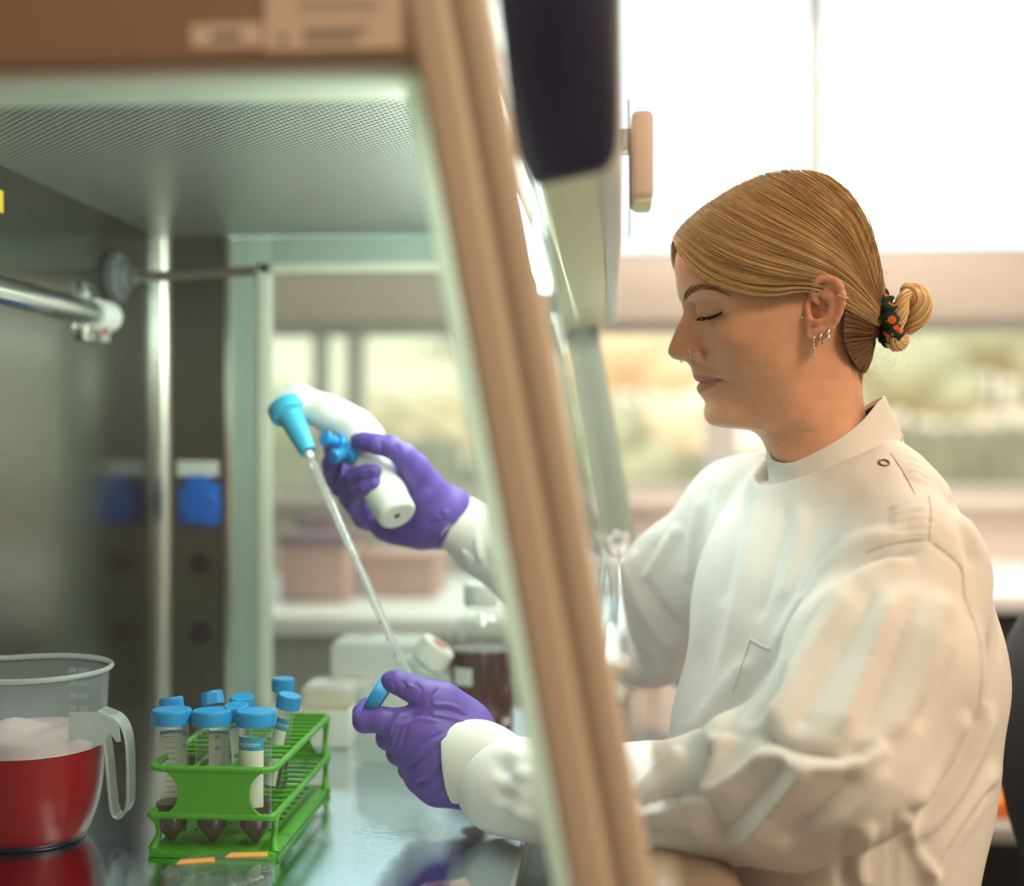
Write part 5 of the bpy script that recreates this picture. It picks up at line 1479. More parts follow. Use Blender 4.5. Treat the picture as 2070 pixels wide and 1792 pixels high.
COMB = [
 [(1361, 486), (1376, 520), (1424, 566), (1492, 592), (1562, 600), (1616, 590), (1664, 598), (1714, 628), (1752, 650), (1776, 660)],
 [(1362, 484), (1384, 514), (1436, 556), (1504, 582), (1566, 588), (1618, 582), (1668, 590), (1716, 620), (1754, 645), (1777, 657)],
 [(1364, 479), (1394, 506), (1446, 543), (1510, 566), (1570, 573), (1624, 572), (1674, 583), (1720, 612), (1757, 638), (1778, 652)],
 [(1372, 465), (1408, 494), (1460, 526), (1522, 548), (1582, 560), (1636, 566), (1684, 580), (1724, 604), (1759, 630), (1780, 648)],
 [(1388, 447), (1430, 476), (1484, 506), (1544, 528), (1600, 543), (1650, 556), (1694, 573), (1730, 598), (1762, 625), (1782, 644)],
 [(1412, 426), (1456, 454), (1510, 482), (1566, 505), (1618, 523), (1666, 543), (1706, 566), (1737, 593), (1765, 620), (1783, 640)],
 [(1445, 402), (1490, 428), (1542, 456), (1594, 480), (1642, 503), (1684, 528), (1718, 557), (1744, 587), (1768, 615), (1784, 636)],
 [(1488, 377), (1534, 402), (1582, 430), (1628, 456), (1670, 484), (1704, 514), (1731, 548), (1752, 581), (1771, 610), (1785, 631)],
 [(1542, 354), (1586, 378), (1630, 406), (1670, 436), (1703, 467), (1728, 502), (1746, 541), (1760, 576), (1775, 605), (1786, 626)],
 [(1604, 345), (1644, 367), (1682, 396), (1714, 428), (1736, 462), (1750, 500), (1761, 540), (1770, 574), (1779, 602), (1787, 620)],
 [(1668, 355), (1700, 378), (1726, 408), (1746, 442), (1759, 478), (1768, 514), (1775, 550), (1780, 580), (1784, 602), (1788, 615)],
 [(1718, 396), (1738, 424), (1753, 454), (1764, 484), (1772, 514), (1778, 544), (1782, 570), (1785, 590), (1787, 604), (1788, 611)],
]
CG = np.array(COMB, float)
cu = np.stack([catmull(CG[:, j_], 26) for j_ in range(CG.shape[1])], 1)
cs_ = np.stack([catmull(cu[i_], 8) for i_ in range(cu.shape[0])], 0)
cs_ = np.concatenate([cs_, (shellW(cs_[..., 0], cs_[..., 1]) + 1.7)[..., None]], -1)
nu2, nv2 = cs_.shape[:2]; u2 = np.linspace(0, 1, nu2); v2 = np.linspace(0, 1, nv2); lk2 = np.zeros(nu2)
for f_, a_1 in ((5, .8), (11, 1.0), (19, .9), (37, .8), (71, .7)): lk2 += a_1 * np.sin(u2 * f_ * 6.28 + rs.rand() * 6.28)
lk2 += rs.randn(nu2) * .6; lk2 /= lk2.std()
rel2 = (lk2[:, None] * .22 + .40 * np.sin(u2[:, None] * 43 + 4 * v2[None]) + .3 * np.sin(u2[:, None] * 90 - 3 * v2[None])) * (np.sin(np.pi * np.clip(v2 * .96 + .02, 0, 1))**.5)[None]
tint2 = np.clip(.48 + .20 * lk2 + .10 * (u2 < .25), 0, 1)
comb, st1b = hair_patch('hair_combed', cs_, rel2, M['hair'], PER, 4600, True, tint2, 31)
def put_strands(name, st, mat, parent):
    ob = npobj(name, st[0], st[1], mat, parent)
    a = ob.data.attributes.new('strand', 'FLOAT', 'POINT'); a.data.foreach_set('value', st[2].astype('f4'))
    ob['kind'] = 'stuff'; return ob
put_strands('hair_strands', st1b, M['hair'], comb)
# hair of the nape, combed up from behind the ear
GN = np.array([
 [(1712, 618, 64), (1735, 632, 52), (1758, 648, 34), (1775, 656, 12)],
 [(1706, 650, 66), (1730, 655, 53), (1755, 664, 34), (1773, 664, 11)],
 [(1706, 680, 63), (1728, 678, 50), (1752, 678, 32), (1771, 672, 10)],
 [(1712, 706, 57), (1732, 698, 44), (1753, 690, 27), (1770, 679, 8)],
 [(1722, 727, 48), (1738, 714, 36), (1755, 700, 21), (1769, 685, 6)],
 [(1734, 743, 32), (1747, 727, 23), (1758, 708, 13), (1768, 689, 4)],
 [(1745, 752, 14), (1754, 733, 10), (1761, 712, 6), (1768, 691, 2)],
 [(1748, 754, 0), (1756, 735, 0), (1762, 713, 0), (1768, 692, 0)]], float)
ga_ = np.stack([catmull(GN[:, j], 14) for j in range(4)], 1); gn_ = np.stack([catmull(ga_[i], 10) for i in range(len(ga_))], 0)
un = np.linspace(0, 1, gn_.shape[0]); lk = np.sin(un * 60) + np.sin(un * 113 + 1) + rs.randn(len(un)) * .6
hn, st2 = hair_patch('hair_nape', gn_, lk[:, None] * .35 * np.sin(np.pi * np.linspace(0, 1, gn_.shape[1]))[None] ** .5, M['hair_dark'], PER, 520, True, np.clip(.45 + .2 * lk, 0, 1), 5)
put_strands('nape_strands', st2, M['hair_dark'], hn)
# bun: twisted rolls of hair
def roll(pts, radii, twist, seed, n=72):
    c = catmull([HW(a, b, w) for a, b, w in pts], 12); r = catmull(np.array(radii)[:, None], 12)[:, 0] * .00045
    m = len(c); T = np.gradient(c, axis=0); T /= np.linalg.norm(T, axis=1)[:, None]
    uu, vv, _ = frame_of(T[0]); V = []; S = []; rr_ = np.random.RandomState(seed)
    ph = rr_.rand(4) * 6.28; lockn = rr_.randn(n) * .6
    for i in range(m):
        uu = uu - T[i] * np.dot(uu, T[i]); uu /= np.linalg.norm(uu); ww = np.cross(T[i], uu); s = i / (m - 1)
        for k in range(n):
            a = 2 * math.pi * k / n + twist * s
            g = math.sin(9 * 2 * math.pi * k / n + ph[0]) + .8 * math.sin(17 * 2 * math.pi * k / n + ph[1]) + lockn[k]
            V.append(c[i] + (r[i] + .00028 * g) * (math.cos(a) * uu + math.sin(a) * ww)); S.append(.62 + .16 * g)
    F = [(i * n + k, i * n + (k + 1) % n, (i + 1) * n + (k + 1) % n, (i + 1) * n + k) for i in range(m - 1) for k in range(n)]
    # end caps
    for i0 in (0, m - 1):
        V.append(c[i0] + (T[i0] if i0 else -T[i0]) * r[i0] * .5); S.append(.5); ci = len(V) - 1
        for k in range(n):
            q = (i0 * n + k, i0 * n + (k + 1) % n, ci); F.append(q if i0 else q[::-1])
    return V, F, S
rolls = [roll([(1826, 598, 2), (1842, 592, 4), (1858, 608, 4), (1857, 632, 2), (1845, 655, -2), (1832, 672, -4)], [17, 22, 23, 23, 18, 9], 3.6, 1),
         roll([(1836, 590, 14), (1826, 606, 18), (1819, 630, 19), (1811, 655, 16), (1806, 676, 12)], [8, 13, 16, 16, 12], 4.5, 2),
         roll([(1806, 662, 8), (1803, 682, 10), (1812, 694, 9), (1824, 690, 4), (1828, 678, -2)], [12, 15, 17, 14, 8], 3.0, 3),
         roll([(1800, 620, -4), (1812, 640, -14), (1826, 650, -18), (1840, 640, -14), (1846, 615, -8)], [18, 20, 20, 18, 14], 3.0, 4)]
V = []; F = []; S = []
for a, b, c in rolls:
    o = len(V); V += a; F += [tuple(i + o for i in q) for q in b]; S += c
bun = mobj('hair_bun', V, F, M['hair'], PER)
at2 = bun.data.attributes.new('strand', 'FLOAT', 'POINT'); at2.data.foreach_set('value', np.clip(S, 0, 1).astype('f4'))
# flyaway strands round bun, crown and nape
rf = np.random.RandomState(21); sv, sf, ss = [], [], []; cnt = 0
def fly(s, e, bend, rad, c_):
    global cnt
    m_ = (s + e) / 2 + bend; pts = catmull([s, m_, e], 6)
    tv, tf = tube_vf(pts, np.linspace(rad, rad * .4, len(pts)), 3, False, False)
    sv.append(np.array(tv)); sf.append(np.array(tf) + cnt); ss.append(np.full(len(tv), c_)); cnt += len(tv)
for k in range(75):
    a = rf.rand() * 6.28; ctr = (1845, 635) if rf.rand() < .7 else (1815, 690)
    r0, r1 = (34, 34 + 16 + 40 * rf.rand()**2)
    s = HW(ctr[0] + .7 * r0 * math.cos(a), ctr[1] + r0 * math.sin(a), rf.randn() * 8); a2 = a + rf.randn() * .5
    fly(s, HW(ctr[0] + r1 * math.cos(a2), ctr[1] + r1 * math.sin(a2), rf.randn() * 14), rf.randn(3) * .004, .00008, .8)
for k in range(120):     # back of the head and nape
    t = rf.rand(); x0, y0 = np.interp(t, [0, .35, .7, 1], [1770, 1785, 1745, 1750]), np.interp(t, [0, .35, .7, 1], [520, 590, 735, 770])
    s = HW(x0 - 4, y0, rf.randn() * 10); fly(s, HW(x0 + 8 + 26 * rf.rand()**2, y0 + 14 + 22 * rf.randn(), rf.randn() * 12), rf.randn(3) * .003, .00008, .75)
for k in range(60):      # small hairs along the crown and the front hairline
    t = rf.rand(); x0, y0 = np.interp(t, [0, .3, .6, 1], [1364, 1440, 1560, 1700]), np.interp(t, [0, .3, .6, 1], [484, 406, 350, 376])
    s = HW(x0, y0 + 3, rf.randn() * 6); fly(s, HW(x0 + 24 * rf.rand() + 6, y0 - 7 * rf.rand() ** 2, rf.randn() * 8), rf.randn(3) * .0012, .00008, .6)
for k in range(110):      # wisps at the temple and in front of the ear
    x0, y0 = 1392 + 230 * rf.rand(), 0; y0 = np.interp(x0, [1390, 1440, 1500, 1570, 1622], [530, 572, 594, 600, 592])
    s = on_face(x0, y0 - 4, .004); x1 = x0 + 20 + 34 * rf.rand(); y1 = y0 + 4 + 20 * rf.rand()
    fly(s, on_face(min(x1, 1630), y1, .0012), np.array((0, -.001, .001)), .00012, .75)
rows_n = [(1712, 706), (1722, 727), (1734, 743), (1745, 752)]
for k in range(170):     # fine hairs thinning out down the nape
    t = rf.rand() * 2.99; i_ = int(t); a_n, b_n = np.array(rows_n[i_]), np.array(rows_n[min(3, i_ + 1)])
    q_n = a_n + (b_n - a_n) * (t - i_) + rf.randn(2) * 3
    e_n = q_n + np.array((2 + 5 * rf.rand(), 10 + 24 * rf.rand()))
    fly(on_face(q_n[0], q_n[1] - 6, .0016), on_face(min(e_n[0], 1741), e_n[1], .0006), np.array((.0, -.0004, 0)), .00010, .25)
put_strands('flyaway_strands', (np.vstack(sv), np.vstack(sf), np.concatenate(ss)), M['hair'], hair)
# scrunchie
def scr():
    m, nt, b = new_mat('printed_scrunchie_cloth')
    tc = nt.nodes.new('ShaderNodeTexCoord'); vo = nt.nodes.new('ShaderNodeTexVoronoi'); vo.inputs['Scale'].default_value = 85
    nz = nt.nodes.new('ShaderNodeTexNoise'); nz.inputs['Scale'].default_value = 120
    cr = nt.nodes.new('ShaderNodeValToRGB'); cr.color_ramp.interpolation = 'CONSTANT'; e = cr.color_ramp.elements
    e[0].color = (.85, .13, .01, 1); e[1].position = .34; e[1].color = (.005, .045, .030, 1); k = e.new(.62); k.color = (.004, .008, .008, 1)
    nt.links.new(tc.outputs['Object'], vo.inputs['Vector']); nt.links.new(vo.outputs['Distance'], cr.inputs[0]); nt.links.new(cr.outputs[0], b.inputs['Base Color'])
    b.inputs['Roughness'].default_value = .8
    return m
M['scrunchie'] = scr()
c0 = HW(1785, 640, 0); axd = HW(1812, 634, 0) - HW(1785, 644, 0); uu, vv, dd_ = frame_of(axd)
V = []; n1, n2 = 96, 20
for i in range(n1):
    a = 2 * math.pi * i / n1
    rad = math.cos(a) * uu + math.sin(a) * vv
    for k in range(n2):
        b = 2 * math.pi * k / n2
        tr = .0075 + .0016 * math.sin(17 * a + 1.5 * math.sin(b)) + .0010 * math.sin(31 * a + 2 * b)
        V.append(c0 + rad * (.0215 + tr * math.cos(b)) + dd_ * (tr * 1.05 * math.sin(b) + .0012 * math.sin(13 * a)))
F = [(i * n2 + k, i * n2 + (k + 1) % n2, ((i + 1) % n1) * n2 + (k + 1) % n2, ((i + 1) % n1) * n2 + k) for i in range(n1) for k in range(n2)]
o = mobj('scrunchie', V, F, M['scrunchie'], PER); o['label'] = 'dark green scrunchie with orange print'
# ---- lab coat
def coatmat():
    m, nt, b = new_mat('white_cotton_twill')
    b.inputs['Base Color'].default_value = (.79, .775, .75, 1); b.inputs['Roughness'].default_value = .85
    b.inputs['Sheen Weight'].default_value = .15; b.inputs['Specular IOR Level'].default_value = .2
    tc = nt.nodes.new('ShaderNodeTexCoord')
    wv = nt.nodes.new('ShaderNodeTexNoise'); wv.inputs['Scale'].default_value = 1400; wv.inputs['Detail'].default_value = 1
    n2 = nt.nodes.new('ShaderNodeTexNoise'); n2.inputs['Scale'].default_value = 38; n2.inputs['Detail'].default_value = 3
    nt.links.new(tc.outputs['Object'], wv.inputs['Vector']); nt.links.new(tc.outputs['Object'], n2.inputs['Vector'])
    b1 = nt.nodes.new('ShaderNodeBump'); b1.inputs['Strength'].default_value = .18; b1.inputs['Distance'].default_value = .0006
    b2 = nt.nodes.new('ShaderNodeBump'); b2.inputs['Strength'].default_value = .16; b2.inputs['Distance'].default_value = .006
    nt.links.new(wv.outputs['Fac'], b1.inputs['Height']); nt.links.new(n2.outputs['Fac'], b2.inputs['Height'])
    nt.links.new(b2.outputs[0], b1.inputs['Normal']); nt.links.new(b1.outputs[0], b.inputs['Normal'])
    return m
M['coat'] = coatmat()
M['cuffknit'] = pmat('knitted_cuff', (.76, .74, .69), .9, bump=.25, bscale=900, noise=.04, sheen=.2)
M['seam'] = pmat('seam_thread', (.50, .42, .35), .9)
TY = 1.19
def tz(py): return PZ(py, TY)
# torso: ellipse sections (pixel level, centre pixel, half depth, half width)
TOR = [(868, 1708, .028, .040), (900, 1702, .053, .066), (940, 1702, .072, .088), (975, 1704, .084, .103), (1010, 1698, .088, .116), (1060, 1690, .098, .140), (1120, 1684, .107, .160), (1200, 1685, .117, .174), (1330, 1695, .128, .178), (1450, 1674, .135, .176), (1560, 1664, .134, .176), (1700, 1646, .124, .176), (1900, 1632, .122, .180), (2100, 1625, .140, .195), (2350, 1620, .155, .205), (2480, 1620, .150, .19)]
tzs = np.array([tz(t[0]) for t in TOR])[::-1]
tcx = np.array([PX(t[1], TY) for t in TOR])[::-1]; ta_ = np.array([t[2] for t in TOR])[::-1]; tb_ = np.array([t[3] for t in TOR])[::-1]
cf = Field((-.30, .86, .52), (.56, 1.50, 1.30), .0037)
rot = math.radians(19)
sl, X, Y, Z = cf.sub(cf.lo, cf.lo + cf.h * (cf.n - 1))
zc = np.clip(Z.ravel(), tzs[0], tzs[-1])
def spl(x, y):   # smooth interpolation with finite-difference tangents
    m_ = np.gradient(y, x); i = np.clip(np.searchsorted(x, zc) - 1, 0, len(x) - 2); h_ = x[i + 1] - x[i]; t = (zc - x[i]) / h_
    return ((1 + 2 * t) * (1 - t)**2 * y[i] + t * (1 - t)**2 * h_ * m_[i] + t * t * (3 - 2 * t) * y[i + 1] + t * t * (t - 1) * h_ * m_[i + 1])[None, None, :]
cx_, a_, b_ = spl(tzs, tcx), spl(tzs, ta_), spl(tzs, tb_)
dx, dy = X - cx_, Y - TY
# depth axis points out of the chest, width axis across the shoulders (near shoulder set back)
fx, fy = math.cos(rot), math.sin(rot)
p_, q_ = dx * fx + dy * fy, -dx * fy + dy * fx
rr = np.sqrt((p_ / a_)**2 + (q_ / b_)**2 + 1e-9)
g_ = np.sqrt((p_ / a_**2)**2 + (q_ / b_**2)**2 + 1e-9)
d = rr * (rr - 1) / g_
zdist = np.maximum(tzs[0] - Z, Z - tzs[-1]); d = np.maximum(d, zdist)
cf.F = np.minimum(cf.F, d.astype('f4'))
# near sleeve
cf.chain([P(1790, 1070, 1.12), P(1838, 1160, 1.048), P(1822, 1220, 1.032)], [.048, .053, .059], .035)
cf.chain([P(1822, 1220, 1.032), P(1788, 1340, 1.00), P(1690, 1525, .965)], [.059, .072, .068], .009)
cf.chain([P(1690, 1525, .965), P(1590, 1590, .985), P(1440, 1614, 1.02), P(1300, 1622, 1.05), P(1130, 1606, 1.10), P(1020, 1588, 1.135)], [.066, .060, .050, .0455, .044, .0435], .010)
cf.ellip(P(1500, 1500, .985), (.022, .022, .018), .03)
# far sleeve
cf.chain([P(1590, 995, 1.28), P(1500, 1040, 1.35), P(1372, 1172, 1.39), P(1312, 1288, 1.41)], [.046, .052, .053, .050], .035)
cf.chain([P(1312, 1290, 1.41), P(1200, 1222, 1.40), P(1080, 1150, 1.375), P(985, 1095, 1.352)], [.051, .047, .043, .040], .02)
# opening for the stand collar, cut along its tilted seam
sA, sB = P(1556, 990, HY), P(1824, 886, HY); tdir_ = (sB - sA)[[0, 2]]; tdir_ /= np.linalg.norm(tdir_); nrm_ = np.array((-tdir_[1], tdir_[0]))
sl, X, Y, Z = cf.sub((sA[0] - .03, HY - .09, sB[2] - .12), (sB[0] + .03, HY + .09, sB[2] + .1))
s_ = (X - sA[0]) * nrm_[0] + (Z - sA[2]) * nrm_[1]
cxm = (sA[0] + sB[0]) / 2; rad_ = np.sqrt(((X - cxm) / 1.0)**2 + ((Y - HY) / 1.05)**2) - .070
cf._put(sl, np.maximum(-s_ + .005 - 0 * Y, rad_ + 0 * Z).astype('f4'), .010, True)
CV, CF = cf.mesh(4)
keep = None
# folds drawn in the picture, raised or sunk along the surface
N = normals(CV, CF); cpx, cpy = project(CV)
vdir = CV - np.array((0, 0, CAMZ)); vdir /= np.linalg.norm(vdir, axis=1)[:, None]
facing = np.clip(-(N * vdir).sum(1) * 1.6 + .25, 0, 1)
nearh = CV[:, 1] < np.interp(cpx, [1200, 1400, 1700, 2050], [1.30, 1.24, 1.19, 1.26])
disp = np.zeros(len(CV)); FOLDK = 1.3
def fold(poly, w, amp, kind='ridge', mask=None, ends=.12):
    global disp
    d_, sd_, fr_ = polydist(cpx, cpy, catmull(poly, 4))
    e = np.clip(fr_ / ends, 0, 1) * np.clip((1 - fr_) / ends, 0, 1)
    e = np.where((fr_ <= 0) | (fr_ >= 1), 0, e)
    if kind == 'ridge': f = np.exp(-(d_ / w)**2)
    elif kind == 'sharp': f = np.exp(-d_ / w)
    elif kind == 'step': f = np.where(np.abs(sd_) < 3 * w, -sd_ / w * np.exp(.5 - .5 * (sd_ / w)**2), 0)
    elif kind == 'cliff': f = np.where(sd_ > 0, np.exp(-(sd_ / (w * .35))**2), np.exp(-(sd_ / (w * 1.6))**2))
    m_ = facing if mask is None else facing * mask
    disp = disp + FOLDK * amp * .001 * f * e * m_
A = nearh.astype(float); B = (~nearh).astype(float)
# deep fold where the sleeve meets the chest
fold([(1860, 1110), (1760, 1130), (1690, 1180), (1650, 1250), (1600, 1340), (1540, 1420), (1505, 1470)], 10, -11, 'sharp', A, .08)
fold([(1850, 1125), (1770, 1160), (1700, 1200), (1640, 1290), (1570, 1390)], 20, 8, 'ridge', A)
fold([(1830, 1085), (1740, 1100), (1670, 1150), (1620, 1230), (1560, 1330)], 20, 6, 'ridge', A)
fold([(1700, 1090), (1655, 1140), (1625, 1215)], 8, -4, 'ridge', A)
# planes of the upper sleeve
fold([(1735, 1190), (1650, 1320), (1545, 1475)], 21, 6.8, 'sharp', A)
fold([(1770, 1190), (1690, 1330), (1600, 1490)], 16, -6.8, 'sharp', A)
fold([(1815, 1190), (1760, 1330), (1695, 1490)], 17, 6.8, 'sharp', A)
fold([(1850, 1200), (1800, 1350), (1740, 1500)], 17, -5.4, 'sharp', A)
fold([(1900, 1190), (1880, 1340), (1800, 1500)], 17, 5.4, 'sharp', A)
fold([(1925, 1230), (1915, 1350), (1850, 1480)], 12, -5.4, 'sharp', A)
# elbow and forearm
fold([(1520, 1478), (1560, 1502), (1620, 1522), (1700, 1528), (1780, 1505)], 13, -10.8, 'sharp', A)
fold([(1540, 1500), (1620, 1545), (1720, 1545), (1800, 1510)], 20, 9.5, 'sharp', A)
fold([(1440, 1496), (1424, 1550), (1416, 1595), (1430, 1640), (1466, 1725)], 10, -8.1, 'sharp', A)
fold([(1470, 1480), (1455, 1540), (1432, 1610)], 18, 8.1, 'sharp', A)
fold([(1565, 1515), (1500, 1565), (1425, 1618)], 13, 6.8, 'sharp', A)
fold([(1600, 1530), (1530, 1610), (1450, 1700)], 13, -5.4, 'sharp', A)
fold([(1645, 1545), (1570, 1630), (1490, 1722)], 15, 6.8, 'sharp', A)
fold([(1730, 1560), (1660, 1640), (1580, 1710)], 15, -5.4, 'sharp', A)
fold([(1790, 1550), (1730, 1630), (1640, 1690)], 17, 5.4, 'sharp', A)
fold([(1385, 1515), (1330, 1560), (1275, 1612)], 15, 5.4, 'sharp', A)
fold([(1415, 1600), (1350, 1610), (1280, 1630)], 11, -6.8, 'sharp', A)
fold([(1410, 1625), (1340, 1640), (1270, 1655)], 15, 5.4, 'sharp', A)
fold([(1400, 1700), (1340, 1690), (1290, 1690)], 12, -5.4, 'sharp', A)
# gathers next to the cuff
for k, (y_, l_, a__) in enumerate(((1490, 60, -1.6), (1520, 95, 2.6), (1546, 70, -2.4), (1575, 120, 2.2), (1606, 60, -2.0), (1628, 110, 2.6), (1655, 70, -1.8))):
    fold([(992, y_), (992 + l_ * .5, y_ - 8 + 14 * (k % 3)), (992 + l_, y_ - 10 + 22 * (k % 3))], 15, a__ * 1.3, 'ridge', A, .45)
# chest
for pl, w_, am in (([(1475, 935), (1452, 1060), (1425, 1200), (1408, 1340)], 14, 4.5), ([(1510, 960), (1490, 1080), (1455, 1230)], 10, -3.5), ([(1545, 985), (1520, 1110), (1480, 1280), (1440, 1420)], 16, 4), ([(1590, 1015), (1570, 1120), (1530, 1260)], 12, -3), ([(1625, 1020), (1612, 1110), (1580, 1220)], 14, 3), ([(1560, 1330), (1500, 1410), (1440, 1500)], 14, -5), ([(1520, 1330), (1450, 1420), (1390, 1490)], 18, 5)):
    fold(pl, w_, am)
# shoulder puckers and upper back
for k in range(5): fold([(1880 + 2 * k, 1010 + 17 * k), (1840, 1015 + 17 * k), (1800, 1030 + 15 * k)], 6, 2.2, 'ridge', A)
for k in range(5): fold([(1822 + 4 * k, 905 + 14 * k), (1865 + 4 * k, 925 + 15 * k), (1905, 955 + 16 * k)], 5, 2.0, 'ridge')
fold([(1940, 1010), (1975, 1100), (1995, 1200), (1990, 1320)], 12, 3.5)
fold([(1920, 1000), (1950, 1090), (1965, 1150)], 9, -3)
# lower back and side
for pl, w_, am in (([(1960, 1440), (1900, 1560), (1840, 1640)], 16, 6), ([(2010, 1420), (1950, 1560), (1880, 1660), (1830, 1700)], 18, 6), ([(1990, 1430), (1920, 1570), (1850, 1660)], 12, -6), ([(2020, 1540), (1960, 1640), (1900, 1720), (1860, 1790)], 18, 6), ([(2010, 1580), (1930, 1690), (1880, 1780)], 10, -5), ([(1760, 1660), (1740, 1730), (1745, 1800)], 14, 5), ([(1720, 1670), (1700, 1740), (1705, 1800)], 12, -5), ([(1830, 1640), (1850, 1720), (1900, 1790)], 12, 4)):
    fold(pl, w_, am)
# far sleeve
for pl, w_, am in (([(1330, 1080), (1300, 1160), (1330, 1230), (1390, 1290)], 13, -6), ([(1380, 1060), (1330, 1130), (1290, 1180)], 13, 5), ([(1290, 1110), (1280, 1180), (1320, 1270), (1370, 1330)], 12, 5), ([(1260, 1210), (1270, 1290), (1320, 1350)], 12, -5), ([(1240, 1230), (1245, 1320), (1280, 1380)], 12, 4), ([(1420, 1000), (1400, 1100), (1390, 1180)], 12, 4)):
    fold(pl, w_, am, 'ridge', B)
for k in range(7):
    x0 = 985 - 16 * k
    fold([(x0 + 20, 1040 - 6 * k), (x0 - 5, 1090 - 6 * k), (x0 + 5, 1150 - 6 * k)], 6, 3.0 if k % 2 else -3.0, 'ridge', B)
# hem line near the far elbow, seams as fine grooves
seams = [[(1800, 917), (1815, 938), (1832, 965), (1850, 1000)], [(1877, 1003), (1882, 1039), (1877, 1092)], [(1750, 1118), (1800, 1100), (1866, 1091), (1877, 1092), (1918, 1123), (1944, 1152), (1950, 1207), (1970, 1260), (1982, 1304), (1984, 1370), (1978, 1430)], [(1804, 1640), (1804, 1720), (1806, 1800)], [(2002, 1180), (2018, 1260), (2022, 1330)]]
for s_ in seams: fold(s_, 4.0, -1.6, 'ridge', None, .03)
disp = disp + facing * (.0005 * noise3(CV * [1, 1, .55], 4, 55) + 0.0004 * noise3(CV * [1.6, 1, .6], 14, 110))
CV = CV + N * disp[:, None]
CV = smooth_mesh(CV, CF, 2, .3)
coat = npobj('lab_coat', CV, CF, M['coat'], PER)
from mathutils.bvhtree import BVHTree
COATBVH = BVHTree.FromPolygons([tuple(p) for p in CV], [tuple(map(int, q)) for q in CF])
def coat_at(px, py, lift=0.0):
    o_ = Vector((0, 0, CAMZ)); t_ = Vector(P(px, py, 1.0)) - o_; t_.normalize()
    h_ = COATBVH.ray_cast(o_, t_)
    return np.array(h_[0] - t_ * lift) if h_[0] is not None else P(px, py, 1.1)
for s_ in seams[:3]:
    pts = [coat_at(a, b, .0) for a, b in catmull(s_, 10)]
    tube('seam', pts, .00055, M['seam'], coat, 5)
# stand collar
top_near = [(1552, 912, 0), (1562, 932, 24), (1598, 938, 46), (1650, 916, 56), (1702, 886, 55), (1747, 850, 44), (1777, 816, 24), (1789, 803, 0)]
bot_near = [(1556, 984, 0), (1580, 1000, 30), (1628, 1004, 58), (1692, 986, 70), (1752, 956, 66), (1800, 926, 44), (1820, 894, 18), (1824, 880, 0)]
def ringpts(pts):
    a = [HW(*p) for p in pts]; b = [np.array((q[0], 2 * HY - q[1], q[2])) for q in a[1:-1]][::-1]
    return catmull(np.array(a + b), 8, True)
rt, rb_ = ringpts(top_near), ringpts(bot_near); nn_ = len(rt)
cc = (rt.mean(0) + rb_.mean(0)) / 2
def off(r, s):
    c_ = r.mean(0); d_ = r - c_; d_[:, 2] = 0; return r + d_ / (np.linalg.norm(d_, axis=1)[:, None] + 1e-9) * s
rows_ = []
for t in np.linspace(0, 1, 9): rows_.append(rb_ * (1 - t) + rt * t + off(rb_ * (1 - t) + rt * t, .0012 * math.sin(math.pi * t)) * 0)
wob = np.array([.0006 * math.sin(k * .55) for k in range(nn_)])
outer = [off(r_, .0) for r_ in rows_]
edge_top = [off(rt, -.0006) + [0, 0, .0009], off(rt, -.0016) + [0, 0, .0004]]
inner_ = [off(r_, -.0022) for r_ in rows_[::-1]]
ext_ = rb_ + (rb_ - rt) * .38
V, F = loft([list(off(ext_, -.003))] + [list(r_) for r_ in outer + edge_top + inner_] + [list(off(ext_, -.005))]); mobj('collar', V, F, M['coat'], coat)
tube('collar_seam', off(rb_, .0006) + [0, 0, .0004], .0006, M['seam'], coat, 5, True)
# snap button, pocket edge
sn = coat_at(1787, 935, .0016)
_h = COATBVH.find_nearest(Vector(sn)); _n = np.array(_h[1]); _n = _n if _n[1] < 0 else -_n; sn = np.array(_h[0]) + _n * .0006
u1, v1, d1 = frame_of(_n)
o = tube('snap_button', [sn + .0042 * (math.cos(a) * u1 + math.sin(a) * v1) for a in np.linspace(0, 6.283, 25)[:-1]], .0008, pmat('pewter_snap', (.25, .2, .17), .35, .9), coat, 8, True); o['label'] = 'round metal snap ring'
pk = [coat_at(a, b, .0016) for a, b in catmull([(1517, 1293), (1534, 1303), (1556, 1313)], 5)]
tube('pocket_edge', pk, .0011, M['coat'], coat, 6)
pk = [coat_at(a, b, .0008) for a, b in catmull([(1517, 1293), (1500, 1340), (1478, 1400)], 5)]
tube('pocket_edge', pk, .0009, M['coat'], coat, 6)
# knitted cuffs
def cuff(name, rings, mat, parent, seed):
    V = []; n = 40; rr_ = np.random.RandomState(seed)
    dense_c = catmull(np.array([np.r_[c, r1, r2] for c, r1, r2 in rings]), 6); m = len(dense_c)
    C = dense_c[:, :3]; T = np.gradient(C, axis=0); T /= np.linalg.norm(T, axis=1)[:, None]
    for i in range(m):
        dY_ = np.array((0, 1.0, 0)); a = dY_ - T[i] * T[i][1]; a /= np.linalg.norm(a); b = np.cross(T[i], a)
        for k in range(n):
            th = 2 * math.pi * k / n
            V.append(C[i] + a * dense_c[i, 3] * math.cos(th) + b * dense_c[i, 4] * math.sin(th) * (1 + .012 * math.sin(3 * th + i * .3)))
    F = [(i * n + k, i * n + (k + 1) % n, (i + 1) * n + (k + 1) % n, (i + 1) * n + k) for i in range(m - 1) for k in range(n)]
    return mobj(name, V, F, mat, parent)
cuff('cuff', [(P(906, 1542, 1.150), .0280, .0330), (P(912, 1541, 1.150), .0315, .0365), (P(940, 1540, 1.148), .0335, .0385), (P(975, 1550, 1.145), .034, .0400), (P(1012, 1575, 1.137), .034, .0400)], M['cuffknit'], coat, 1)
